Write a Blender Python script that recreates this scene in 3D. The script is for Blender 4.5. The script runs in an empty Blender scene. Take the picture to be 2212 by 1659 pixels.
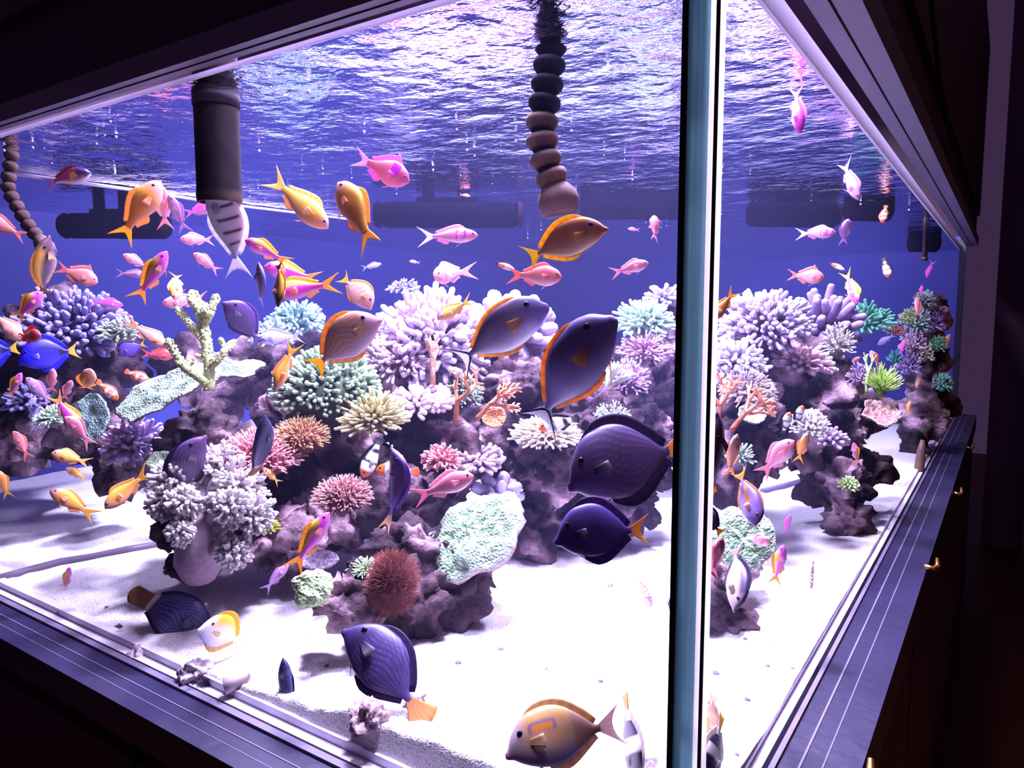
import bpy, bmesh, math, random
import numpy as np
from mathutils import Vector, Matrix, noise
from mathutils.bvhtree import BVHTree

# ------------------------------------------------------------------ camera, world, light, exposure
scn = bpy.context.scene
COL = scn.collection
W, H, F = 2212, 1659, 1590.0
HOR = 675.0
PITCH = math.atan((H / 2 - HOR) / F)
CAM = Vector((0.2115, -0.581, 0.496))
HEAD = Vector((-0.5585, 0.8296, 0.0)).normalized()
cd = bpy.data.cameras.new('camera')
cam = bpy.data.objects.new('camera', cd)
COL.objects.link(cam)
cd.sensor_fit = 'HORIZONTAL'
cd.sensor_width = 36.0
cd.lens = F / W * 36.0
cd.clip_start = 0.01
FW = (HEAD * math.cos(PITCH) - Vector((0, 0, 1)) * math.sin(PITCH)).normalized()
RT = FW.cross(Vector((0, 0, 1))).normalized()
UP = RT.cross(FW).normalized()
m = Matrix((RT, UP, -FW)).transposed().to_4x4()
m.translation = CAM
cam.matrix_world = m
scn.camera = cam

LA, LB, ZT = 2.2, 3.6, 0.80      # the tank's inner length along -x, along +y, and the height of its glass
ZW = 0.794                       # water level

w = bpy.data.worlds.new('world')
scn.world = w
w.use_nodes = True
w.node_tree.nodes['Background'].inputs[0].default_value = (0.30, 0.15, 0.42, 1)
w.node_tree.nodes['Background'].inputs[1].default_value = 0.14

scn.view_settings.view_transform = 'Standard'
scn.view_settings.look = 'None'
scn.view_settings.gamma = 1.0
scn.view_settings.use_curve_mapping = False
scn.view_settings.exposure = 0.0
cy = scn.cycles
cy.max_bounces = 8
cy.diffuse_bounces = 3
cy.glossy_bounces = 4
cy.transparent_max_bounces = 24
cy.volume_bounces = 1
cy.adaptive_threshold = 0.035

LAMP = (0.80, 0.68, 1.0)
def area(name, loc, sx, sy, e, col=LAMP, rot=(0, 0, 0), spread=180):
    l = bpy.data.lights.new(name, 'AREA')
    l.shape = 'RECTANGLE'; l.size = sx; l.size_y = sy; l.energy = e; l.color = col
    l.spread = math.radians(spread)
    o = bpy.data.objects.new(name, l); COL.objects.link(o)
    o.location = loc; o.rotation_euler = rot
    return o
for x, y, e in ((-0.34, 0.44, 44), (-0.88, 0.62, 70), (-0.30, 0.17, 13), (-0.12, 0.90, 12), (-0.40, 1.35, 34), (-1.05, 1.5, 20), (-0.45, 2.2, 12), (-1.7, 0.7, 12), (-0.4, 3.0, 6)):  # the weak pair nearest the panes is added fill for under-lit fish
    area('hood_lamp_or_fill', (x, y, 1.45), 0.15, 0.15, e * 1.42)
area('room_glow', (2.6, 2.2, 0.9), 1.0, 1.6, 3.5, (1.0, 0.35, 0.12), (math.radians(70), 0, math.radians(130)))

# ------------------------------------------------------------------ helpers
def ray(px, py):
    "direction through a pixel of the 2212 x 1659 frame, one unit deep"
    return FW + RT * ((px - W / 2) / F) + UP * ((H / 2 - py) / F)
def at(px, py, d):
    return CAM + ray(px, py) * d
def entry(px, py=700):
    "depth at which a ray enters the tank"
    r = ray(px, py)
    ta = -CAM.y / r.y if r.y > 1e-6 else 9
    tb = -CAM.x / r.x if r.x < -1e-6 else 0
    return max(ta, tb)
def onz(px, py, z):
    r = ray(px, py)
    return CAM + r * ((z - CAM.z) / r.z)

class MB:
    "collects geometry and a colour per vertex for one mesh"
    def __init__(s):
        s.v, s.f, s.c = [], [], []
    def add(s, vs, fs, col):
        o = len(s.v)
        s.v.extend(tuple(v) for v in vs)
        s.f.extend(tuple(i + o for i in f) for f in fs)
        if callable(col):
            s.c.extend(col(v) for v in vs)
        elif len(col) and not isinstance(col[0], (int, float)):
            s.c.extend(col)
        else:
            s.c.extend([col] * len(vs))
    def box(s, a, b, col=(1, 1, 1)):
        (x0, y0, z0), (x1, y1, z1) = a, b
        s.add([(x0, y0, z0), (x1, y0, z0), (x1, y1, z0), (x0, y1, z0), (x0, y0, z1), (x1, y0, z1), (x1, y1, z1), (x0, y1, z1)],
              [(3, 2, 1, 0), (4, 5, 6, 7), (0, 1, 5, 4), (1, 2, 6, 5), (2, 3, 7, 6), (3, 0, 4, 7)], col)
    def tube(s, pts, rad, n=6, cols=(1, 1, 1), cap=True, round_end=0):
        pts = [Vector(p) for p in pts]
        k = len(pts)
        if not hasattr(rad, '__len__'):
            rad = [rad] * k
        if not (hasattr(cols[0], '__len__')):
            cols = [cols] * k
        rad, cols = list(rad), list(cols)
        if round_end:
            t = (pts[-1] - pts[-2]).normalized()
            e, r, c = pts[-1], rad[-1], cols[-1]
            for a in (0.5, 0.87):
                pts.append(e + t * r * a); rad.append(r * math.sqrt(1 - a * a)); cols.append(c)
            k = len(pts)
        t0 = (pts[1] - pts[0]).normalized()
        a = t0.orthogonal().normalized()
        vs, cs, fs = [], [], []
        for i, p in enumerate(pts):
            t = (pts[min(i + 1, k - 1)] - pts[max(i - 1, 0)]).normalized()
            a = (a - t * a.dot(t))
            a = a.normalized() if a.length > 1e-6 else t.orthogonal().normalized()
            b = t.cross(a)
            for j in range(n):
                q = 2 * math.pi * j / n
                vs.append(p + (a * math.cos(q) + b * math.sin(q)) * rad[i]); cs.append(cols[i])
        for i in range(k - 1):
            for j in range(n):
                fs.append((i * n + j, i * n + (j + 1) % n, (i + 1) * n + (j + 1) % n, (i + 1) * n + j))
        if cap:
            fs.append(tuple(reversed(range(n)))); fs.append(tuple((k - 1) * n + j for j in range(n)))
        s.add(vs, fs, cs)
    def ball(s, c, r, col=(1, 1, 1), nu=8, nv=6, ax=None):
        c = Vector(c)
        if not hasattr(r, '__len__'):
            r = (r, r, r)
        vs, fs = [], []
        for i in range(nv + 1):
            th = math.pi * i / nv
            for j in range(nu):
                ph = 2 * math.pi * j / nu
                p = Vector((r[0] * math.sin(th) * math.cos(ph), r[1] * math.sin(th) * math.sin(ph), r[2] * math.cos(th)))
                vs.append(c + (ax @ p if ax is not None else p))
        for i in range(nv):
            for j in range(nu):
                fs.append((i * nu + j, (i + 1) * nu + j, (i + 1) * nu + (j + 1) % nu, i * nu + (j + 1) % nu))
        s.add(vs, fs, col)
    def build(s, name, mat, parent=None, smooth=True, loc=None):
        me = bpy.data.meshes.new(name)
        vs = s.v
        if loc is not None:
            vs = [(v[0] - loc[0], v[1] - loc[1], v[2] - loc[2]) for v in vs]
        me.from_pydata(vs, [], s.f)
        ca = me.color_attributes.new('Col', 'FLOAT_COLOR', 'POINT')
        arr = np.ones((len(s.v), 4), dtype=np.float32)
        arr[:, :3] = np.array([tuple(c)[:3] for c in s.c], dtype=np.float32)
        ca.data.foreach_set('color', arr.ravel())
        if smooth:
            me.polygons.foreach_set('use_smooth', [True] * len(me.polygons))
        me.materials.append(mat)
        me.update()
        o = bpy.data.objects.new(name, me)
        COL.objects.link(o)
        if parent is not None:
            o.parent = parent
        if loc is not None:
            o.location = loc
        return o

def tag(o, label=None, cat=None, group=None, kind=None):
    if label: o['label'] = label
    if cat: o['category'] = cat
    if group: o['group'] = group
    if kind: o['kind'] = kind
    return o
def empty(name, loc, label, cat, group=None):
    o = bpy.data.objects.new(name, None); COL.objects.link(o); o.location = loc
    o.empty_display_size = 0.02
    return tag(o, label, cat, group)

# ------------------------------------------------------------------ materials
def newmat(name):
    m = bpy.data.materials.new(name); m.use_nodes = True
    nt = m.node_tree
    return m, nt, nt.nodes['Principled BSDF']
def N(nt, t, **kw):
    n = nt.nodes.new(t)
    for k, v in kw.items():
        setattr(n, k, v)
    return n
def flat(name, col, rough=0.5, spec=0.5, bump=None, metal=0.0):
    m, nt, p = newmat(name)
    p.inputs['Base Color'].default_value = (*col, 1); p.inputs['Roughness'].default_value = rough
    p.inputs['Specular IOR Level'].default_value = spec; p.inputs['Metallic'].default_value = metal
    nz = N(nt, 'ShaderNodeTexNoise'); nz.inputs['Scale'].default_value = (bump or (40, .1))[0]
    tc = N(nt, 'ShaderNodeTexCoord'); nt.links.new(tc.outputs['Object'], nz.inputs['Vector'])
    b = N(nt, 'ShaderNodeBump'); b.inputs['Strength'].default_value = (bump or (40, .1))[1]; b.inputs['Distance'].default_value = 0.01
    nt.links.new(nz.outputs['Fac'], b.inputs['Height']); nt.links.new(b.outputs['Normal'], p.inputs['Normal'])
    return m
def colmat(name, rough=0.7, spec=0.25, var=0.0, vscale=60, bump=0.0, bscale=200, transl=0.0, voro=0.0):
    "base colour from the mesh's own colours, varied by noise"
    m, nt, p = newmat(name)
    at_ = N(nt, 'ShaderNodeAttribute', attribute_name='Col')
    tc = N(nt, 'ShaderNodeTexCoord')
    out = at_.outputs['Color']
    if var:
        nz = N(nt, 'ShaderNodeTexNoise'); nz.inputs['Scale'].default_value = vscale; nz.inputs['Detail'].default_value = 4
        nt.links.new(tc.outputs['Object'], nz.inputs['Vector'])
        mr = N(nt, 'ShaderNodeMapRange'); mr.inputs[1].default_value = .3; mr.inputs[2].default_value = .7
        mr.inputs[3].default_value = 1 - var; mr.inputs[4].default_value = 1 + var
        nt.links.new(nz.outputs['Fac'], mr.inputs[0])
        mx = N(nt, 'ShaderNodeVectorMath', operation='SCALE')
        nt.links.new(out, mx.inputs[0]); nt.links.new(mr.outputs[0], mx.inputs['Scale'])
        out = mx.outputs[0]
    nt.links.new(out, p.inputs['Base Color'])
    p.inputs['Roughness'].default_value = rough; p.inputs['Specular IOR Level'].default_value = spec
    if bump:
        t = N(nt, 'ShaderNodeTexVoronoi' if voro else 'ShaderNodeTexNoise'); t.inputs['Scale'].default_value = bscale
        nt.links.new(tc.outputs['Object'], t.inputs['Vector'])
        b = N(nt, 'ShaderNodeBump'); b.inputs['Strength'].default_value = bump; b.inputs['Distance'].default_value = 0.004
        nt.links.new(t.outputs[0], b.inputs['Height']); nt.links.new(b.outputs['Normal'], p.inputs['Normal'])
    if transl:
        tr = N(nt, 'ShaderNodeBsdfTranslucent'); nt.links.new(out, tr.inputs['Color'])
        ms = N(nt, 'ShaderNodeMixShader'); ms.inputs[0].default_value = transl
        nt.links.new(p.outputs[0], ms.inputs[1]); nt.links.new(tr.outputs[0], ms.inputs[2])
        nt.links.new(ms.outputs[0], nt.nodes['Material Output'].inputs['Surface'])
    return m

M = {}
M['hood'] = flat('black_lacquer', (0.042, 0.019, 0.042), .55, .25)
M['groove'] = flat('groove_black', (0.002, 0.001, 0.004), .8, .1)
M['rail'] = flat('violet_grey_aluminium', (0.15, 0.125, 0.20), .42, .5)
M['rail_dark'] = flat('dark_rail', (0.015, 0.012, 0.042), .4, .5)
M['silicone'] = flat('black_silicone', (0.006, 0.004, 0.012), .5, .3)
def lightguide(name, col, back):
    "ground glass that passes on the tank's light"
    m = bpy.data.materials.new(name); m.use_nodes = True; nt = m.node_tree; p = nt.nodes['Principled BSDF']
    p.inputs['Base Color'].default_value = (*back, 1); p.inputs['Roughness'].default_value = .2
    rf = N(nt, 'ShaderNodeBsdfTranslucent')
    tc = N(nt, 'ShaderNodeTexCoord'); mp = N(nt, 'ShaderNodeMapping'); mp.inputs['Scale'].default_value = (260, 260, 3)
    nz = N(nt, 'ShaderNodeTexNoise'); nz.inputs['Scale'].default_value = 1.0
    cr = N(nt, 'ShaderNodeValToRGB'); cr.color_ramp.elements[0].position = .35; cr.color_ramp.elements[1].position = .65
    cr.color_ramp.elements[0].color = (*[c * .7 for c in col], 1); cr.color_ramp.elements[1].color = (*col, 1)
    nt.links.new(tc.outputs['Object'], mp.inputs[0]); nt.links.new(mp.outputs[0], nz.inputs['Vector']); nt.links.new(nz.outputs['Fac'], cr.inputs[0]); nt.links.new(cr.outputs[0], rf.inputs['Color'])
    ms = N(nt, 'ShaderNodeMixShader'); ms.inputs[0].default_value = .85
    nt.links.new(p.outputs[0], ms.inputs[1]); nt.links.new(rf.outputs[0], ms.inputs[2]); nt.links.new(ms.outputs[0], nt.nodes['Material Output'].inputs['Surface'])
    return m
M['edge'] = lightguide('green_glass_edge', (0.15, 0.31, 0.34), (.02, .05, .06))
M['edge_bright'] = lightguide('polished_glass_bevel', (0.95, 0.9, 1.0), (.7, .6, .8))
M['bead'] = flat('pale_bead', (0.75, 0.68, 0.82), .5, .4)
M['matte'] = colmat('matte_painted', .85, .08, .25, 40)
M['pump'] = colmat('black_pump_plastic', .9, 0.0, .2, 40)
M['brass'] = flat('brass', (0.75, 0.42, 0.12), .3, .5, metal=1.0)
M['wood'] = flat('dark_red_wood', (0.055, 0.016, 0.008), .5, .3)
M['plaster'] = flat('violet_plaster', (0.16, 0.09, 0.17), .8, .2)
M['roomfloor'] = flat('dark_floor', (0.07, 0.015, 0.010), .5, .3)
M['black'] = flat('black_plastic', (0.012, 0.010, 0.02), .45, .4)
M['col'] = colmat('painted', .5, .4, .12, 30)
M['rock'] = colmat('live_rock', .85, .15, .45, 55, 1.0, 130)
M['coral'] = colmat('coral_tissue', .7, .2, .18, 90, .35, 400)
M['polyp'] = colmat('soft_polyps', .6, .2, .15, 120, 0, 0, .25)
M['plate'] = colmat('plating_coral', .7, .2, .22, 130, .7, 260, 0, 1)
M['fuzz'] = colmat('algae_fuzz', .8, .1, .3, 150, 0, 0, .2)
M['skin'] = colmat('fish_skin', .38, .5, .06, 60, .12, 900, 0, 1)
M['fin'] = colmat('fish_fin', .5, .3, .05, 60, 0, 0, .45)
M['eye'] = colmat('fish_eye', .08, .7)

# back panels
m, nt, p = newmat('blue_back_panel'); M['back'] = m
p.inputs['Base Color'].default_value = (0.062, 0.066, 0.32, 1); p.inputs['Roughness'].default_value = .6

# clear pane
m = bpy.data.materials.new('clear_glass'); m.use_nodes = True; nt = m.node_tree; nt.nodes.clear()
t = N(nt, 'ShaderNodeBsdfTransparent'); t.inputs[0].default_value = (0.975, 0.985, 0.985, 1)
o = N(nt, 'ShaderNodeOutputMaterial'); nt.links.new(t.outputs[0], o.inputs[0]); M['glass'] = m

# water surface: mirrors at grazing angles from below, clear straight up
m = bpy.data.materials.new('water_surface'); m.use_nodes = True; nt = m.node_tree; nt.nodes.clear()
o = N(nt, 'ShaderNodeOutputMaterial'); tr = N(nt, 'ShaderNodeBsdfTransparent'); gl = N(nt, 'ShaderNodeBsdfGlossy')
gl.inputs['Roughness'].default_value = 0.09; gl.inputs['Color'].default_value = (0.80, 0.80, 0.86, 1)
lw = N(nt, 'ShaderNodeFresnel'); lw.inputs['IOR'].default_value = 1.33
mx = N(nt, 'ShaderNodeMixShader')
nt.links.new(lw.outputs[0], mx.inputs[0]); nt.links.new(tr.outputs[0], mx.inputs[1]); nt.links.new(gl.outputs[0], mx.inputs[2])
nt.links.new(mx.outputs[0], o.inputs[0])
tc = N(nt, 'ShaderNodeTexCoord'); hs = []
for sc, st in ((9, 1.0), (26, .45), (70, .16)):
    mp = N(nt, 'ShaderNodeMapping'); mp.inputs['Rotation'].default_value = (0, 0, math.radians(34)); mp.inputs['Scale'].default_value = (1.0, 1.25, 1)
    nt.links.new(tc.outputs['Object'], mp.inputs['Vector'])
    nz = N(nt, 'ShaderNodeTexNoise'); nz.inputs['Scale'].default_value = sc; nz.inputs['Detail'].default_value = 3
    nt.links.new(mp.outputs[0], nz.inputs['Vector'])
    ml = N(nt, 'ShaderNodeMath', operation='MULTIPLY'); ml.inputs[1].default_value = st
    nt.links.new(nz.outputs['Fac'], ml.inputs[0]); hs.append(ml)
a1 = N(nt, 'ShaderNodeMath', operation='ADD'); a2 = N(nt, 'ShaderNodeMath', operation='ADD')
nt.links.new(hs[0].outputs[0], a1.inputs[0]); nt.links.new(hs[1].outputs[0], a1.inputs[1])
nt.links.new(a1.outputs[0], a2.inputs[0]); nt.links.new(hs[2].outputs[0], a2.inputs[1])
bp = N(nt, 'ShaderNodeBump'); bp.inputs['Strength'].default_value = 1.0; bp.inputs['Distance'].default_value = 0.007
nt.links.new(a2.outputs[0], bp.inputs['Height']); nt.links.new(bp.outputs[0], gl.inputs['Normal'])
M['surface'] = m

# water body: faint blue haze
m = bpy.data.materials.new('sea_water'); m.use_nodes = True; nt = m.node_tree; nt.nodes.clear()
o = N(nt, 'ShaderNodeOutputMaterial'); vs_ = N(nt, 'ShaderNodeVolumeScatter'); va = N(nt, 'ShaderNodeVolumeAbsorption'); ad = N(nt, 'ShaderNodeAddShader')
vs_.inputs['Color'].default_value = (0.42, 0.42, 1.0, 1); vs_.inputs['Density'].default_value = 0.028; vs_.inputs['Anisotropy'].default_value = 0.2
va.inputs['Color'].default_value = (0.25, 0.45, 1.0, 1); va.inputs['Density'].default_value = 0.22
nt.links.new(vs_.outputs[0], ad.inputs[0]); nt.links.new(va.outputs[0], ad.inputs[1]); nt.links.new(ad.outputs[0], o.inputs['Volume'])
M['water'] = m

# sand
m, nt, p = newmat('white_coral_sand'); M['sand'] = m
tc = N(nt, 'ShaderNodeTexCoord')
n1 = N(nt, 'ShaderNodeTexNoise'); n1.inputs['Scale'].default_value = 420; n1.inputs['Detail'].default_value = 2
n2 = N(nt, 'ShaderNodeTexNoise'); n2.inputs['Scale'].default_value = 7; n2.inputs['Detail'].default_value = 4
for n in (n1, n2): nt.links.new(tc.outputs['Object'], n.inputs['Vector'])
r1 = N(nt, 'ShaderNodeValToRGB'); r1.color_ramp.elements[0].position = .30; r1.color_ramp.elements[0].color = (0.34, 0.30, 0.33, 1)
r1.color_ramp.elements[1].position = .46; r1.color_ramp.elements[1].color = (0.84, 0.80, 0.80, 1)
nt.links.new(n1.outputs['Fac'], r1.inputs[0]); nt.links.new(r1.outputs[0], p.inputs['Base Color'])
p.inputs['Roughness'].default_value = .9; p.inputs['Specular IOR Level'].default_value = .2
ad = N(nt, 'ShaderNodeMath', operation='MULTIPLY_ADD'); ad.inputs[1].default_value = .25
nt.links.new(n1.outputs['Fac'], ad.inputs[0]); nt.links.new(n2.outputs['Fac'], ad.inputs[2])
b = N(nt, 'ShaderNodeBump'); b.inputs['Strength'].default_value = .5; b.inputs['Distance'].default_value = .02
nt.links.new(ad.outputs[0], b.inputs['Height']); nt.links.new(b.outputs[0], p.inputs['Normal'])

# ------------------------------------------------------------------ room and tank
def struct(name, mb, mat, label=None, cat=None, smooth=False):
    o = mb.build(name, mat, smooth=smooth)
    return tag(o, label, cat, kind='structure')
b = MB(); b.box((-6, -3, -0.95), (4.5, 8, -0.90)); struct('floor', b, M['roomfloor'], 'dark reddish brown floor of the unlit room', 'floor')
b = MB(); b.box((0.14, 4.6, -0.9), (4.5, 4.7, 2.4)); struct('wall_back', b, M['plaster'], 'dim violet wall of the room beyond the tank', 'wall')
b = MB(); b.box((4.4, -3, -0.9), (4.5, 4.6, 2.4)); struct('wall_right', b, M['wood'], 'dark wall at the far right of the room', 'wall')

tank = empty('aquarium', (0, 0, -0.02), 'large glass aquarium built into a black cabinet, its glass corner nearest', 'aquarium')
def part(name, mb, mat, parent=tank, smooth=False):
    o = mb.build(name, mat, smooth=smooth)
    o.parent = parent; o.matrix_parent_inverse = parent.matrix_world.inverted() if parent.type == 'MESH' else Matrix.Translation(-parent.location)
    return o
G = 0.0185
ZFA, ZFB, ZRA, ZRB = -0.028, -0.004, 0.793, 0.815      # lower frame tops and upper rail undersides, front and side
b = MB(); b.box((-LA, -G, -0.02), (-0.004, 0, 0.86)); part('glass_pane', b, M['glass'])
b = MB(); b.box((0, 0.004, -0.02), (G, LB, 0.86)); part('glass_pane', b, M['glass'])
# the corner: black seams, the greenish cut edge of the side pane, and its pale bevel
b = MB(); b.box((-0.0093, -G - .0005, -0.03), (-0.0043, -G + .004, 0.86)); part('silicone_seam', b, M['silicone'])
b = MB(); b.box((-0.0043, -G, -0.03), (0.0131, 0.004, 0.86)); b.f = [f for f in b.f if f not in ((2, 3, 7, 6), (1, 2, 6, 5))]; part('glass_edge', b, M['edge'])
b = MB(); b.box((0.0131, -G, -0.03), (0.0172, 0.004, 0.86)); b.f = [f for f in b.f if f not in ((2, 3, 7, 6), (3, 0, 4, 7))]; part('glass_bevel', b, M['edge_bright'])
b = MB(); b.box((0.0172, -G, -0.03), (G + .0008, -G + .0035, 0.86)); part('silicone_seam', b, M['silicone'])
b = MB(); b.box((-LA - .05, -0.02, -0.05), (-LA, LB, 0.86)); part('back_panel', b, M['back'])
b = MB(); b.box((-LA, LB, -0.05), (G, LB + .05, 0.86)); part('back_panel', b, M['back'])
b = MB(); b.box((-LA, 0, -0.09), (0, LB, -0.06)); part('bottom_panel', b, M['back'])
b = MB(); b.box((-0.004, LB - .03, 0), (G + .004, LB, 0.86)); part('corner_post', b, M['rail_dark'])
# lower frame: ledges in front of the glass, with grooves, and the cabinet below
b = MB(); b.box((-LA - .05, -G - .075, -0.075), (G + .085, -G - .001, ZFA)); part('bottom_rail', b, M['rail_dark'])
b = MB(); b.box((G + .001, -G - .001, -0.075), (G + .085, LB + .05, ZFB)); part('bottom_rail', b, M['rail_dark'])
b = MB(); b.box((-LA, -G - .010, ZFA), (G, -G, ZFA + .004)); b.box((-LA, -G - .034, ZFA), (G, -G - .0325, ZFA + .0008)); b.box((-LA, -G - .052, ZFA), (G, -G - .051, ZFA + .0005)); part('rail_bead', b, M['rail'])
b = MB(); b.box((G, 0, ZFB), (G + .006, LB, ZFB + .004)); b.box((G + .026, 0, ZFB), (G + .0285, LB, ZFB + .0012)); b.box((G + .048, 0, ZFB), (G + .0495, LB, ZFB + .0008)); part('rail_bead', b, M['rail'])
b = MB(); b.box((-LA, -G * .75, -0.06), (-.01, -.0002, ZFA + .003)); b.box((0, .02, -.06), (G * .6, LB, ZFB)); part('glazing_bead', b, M['bead'])
b = MB(); b.box((-LA, 0.0005, -0.03), (-0.010, 0.016, -0.014)); part('glazing_bead', b, M['bead'])
b = MB(); b.box((-0.014, 0.02, -0.03), (-0.0005, LB, 0.004)); part('glazing_bead', b, M['bead'])
cab = empty('cabinet', (0, 0, -0.9), 'black cabinet carrying the aquarium, below its lower rail', 'cabinet')
b = MB(); b.box((-LA - .05, -G - .055, -0.9), (G + .06, LB + .05, -0.0755)); part('cabinet_body', b, M['hood'], cab)
for i in range(4):
    y0 = 0.02 + i * 0.9
    b = MB(); b.box((G + .06, y0, -0.86), (G + .078, y0 + .88, -0.10)); part('cabinet_door', b, M['hood'], cab)
for i in range(3):
    b = MB(); b.box((-0.72 - i * .75, -G - .073, -0.86), (-0.72 + .73 - i * .75, -G - .055, -0.10)); part('cabinet_door', b, M['hood'], cab)
# hood over the tank
hood = empty('hood', (0, 0, ZT), 'black panelled hood closing the aquarium above its upper rail', 'hood')
PA, PB = 0.026, 0.05
b = MB(); b.box((-LA - .05, -G - PA, ZRA), (G + PB, -G, ZRA + .026)); part('top_rail', b, M['rail'], hood)
b = MB(); b.box((G, -G, ZRB), (G + PB, LB + .05, ZRB + .04)); part('top_rail', b, M['rail'], hood)
b = MB(); b.box((-LA, -G - PA * .55, ZRA - .0012), (G, -G - PA * .5, ZRA)); b.box((G + PB * .42, 0, ZRB - .0012), (G + PB * .46, LB, ZRB)); part('rail_groove', b, M['groove'], hood)
b = MB(); b.box((-LA - .05, -G - PA + .004, ZRA + .026), (G + PB - .012, -G, 1.7)); part('hood_panel', b, M['hood'], hood)
b = MB(); b.box((G, -G, ZRB + .04), (G + PB - .012, LB + .05, 1.7)); part('hood_panel', b, M['hood'], hood)
b = MB(); b.box((-LA - .05, LB, 0.86), (G, LB + .05, 1.7)); b.box((-LA - .1, -G, 0.86), (-LA, LB, 1.7)); part('hood_panel', b, M['hood'], hood)
b = MB(); b.box((-LA - .05, -G - PA, 1.7), (G + PB, LB + .05, 1.73)); part('hood_lid', b, M['hood'], hood)
for i in range(3):
    x0 = -0.905 - 0.75 * (i - 1)
    b = MB(); b.box((x0 + .003, -G - PA - .012, ZT + .13), (min(x0 + .747, G + PB - .012), -G - PA + .004, 1.68)); part('hood_door', b, M['hood'], hood)
for i in range(5):
    y0 = -0.02 + i * .72
    b = MB(); b.box((G + PB - .012, y0 + .003, ZT + .15), (G + PB + .002, y0 + .717, 1.68)); part('hood_door', b, M['hood'], hood)
# room trim beyond the tank
b = MB(); b.box((0.34, 4.5, -0.9), (0.52, 4.6, 2.4)); struct('trim_1', b, M['plaster'], 'upright violet door casing beyond the far end of the tank', 'trim')
b = MB(); b.box((0.52, 4.56, -0.9), (2.0, 4.6, 1.15)); struct('door_1', b, M['wood'], 'dark brown door in the shadow beyond the tank', 'door')

# water
nx, ny = 220, 340
vs, fs = [], []
for j in range(ny + 1):
    for i in range(nx + 1):
        x, y = -LA + LA * i / nx, LB * j / ny
        z = ZW + 0.0022 * noise.noise((x * 7, y * 7, 1.3)) + 0.0012 * noise.noise((x * 19 + 3, y * 19, 4.1))
        vs.append((x, y, z))
for j in range(ny):
    for i in range(nx):
        a = j * (nx + 1) + i
        fs.append((a, a + 1, a + nx + 2, a + nx + 1))
b = MB(); b.add(vs, fs, (1, 1, 1)); struct('water_surface', b, M['surface'], 'rippling underside of the water surface, mirroring the reef', 'water', True)
b = MB(); b.box((-LA + .001, .0007, -.055), (-.0007, LB - .001, ZW - .006)); struct('water', b, M['water'], 'clear blue water filling the aquarium', 'water')
# waterline gleam painted as pale strips where water meets the side and front panes
b = MB(); b.box((-0.005, 0.01, ZW - .002), (-0.0004, LB, ZRB + .004)); part('waterline_gleam', b, M['bead'])
b = MB(); b.box((-LA, 0.0004, ZW - .001), (-0.01, 0.003, ZRA + .006)); part('waterline_gleam', b, M['bead'])

# sand
def sand_z(x, y):
    z = 0.004 + 0.010 * noise.noise((x * 2.3, y * 2.3, 0.4)) + 0.004 * noise.noise((x * 7, y * 7, 2.4)) + .0015 * noise.noise((x * 24, y * 24, 5))
    # banked against the front pane towards the corner, low at the far left, cut steeply at the glass
    k = min(1, max(0, (x + .78) / .55)); k = k * k * (3 - 2 * k)
    z += (-.026 + .044 * k) * math.exp(-(y / .20) ** 2)
    z += .006 * noise.noise((x * 60, y * 60, 7)) * math.exp(-(y / .05) ** 2)
    return max(min(z, -.031 + (y + .004 * noise.noise((x * 22, 1, 1))) * 3.3), -0.055)
nx, ny = 330, 420
vs, fs = [], []
for j in range(ny + 1):
    for i in range(nx + 1):
        x = -LA * (1 - (i / nx)) ** 1.35
        y = LB * (j / ny) ** 1.5
        vs.append((x, y, sand_z(x, y)))
for j in range(ny):
    for i in range(nx):
        a = j * (nx + 1) + i
        fs.append((a, a + 1, a + nx + 2, a + nx + 1))
b = MB(); b.add(vs, fs, (1, 1, 1)); sand = b.build('sand', M['sand']); tag(sand, 'bright white sand bed covering the tank bottom', 'sand', kind='stuff')
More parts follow.
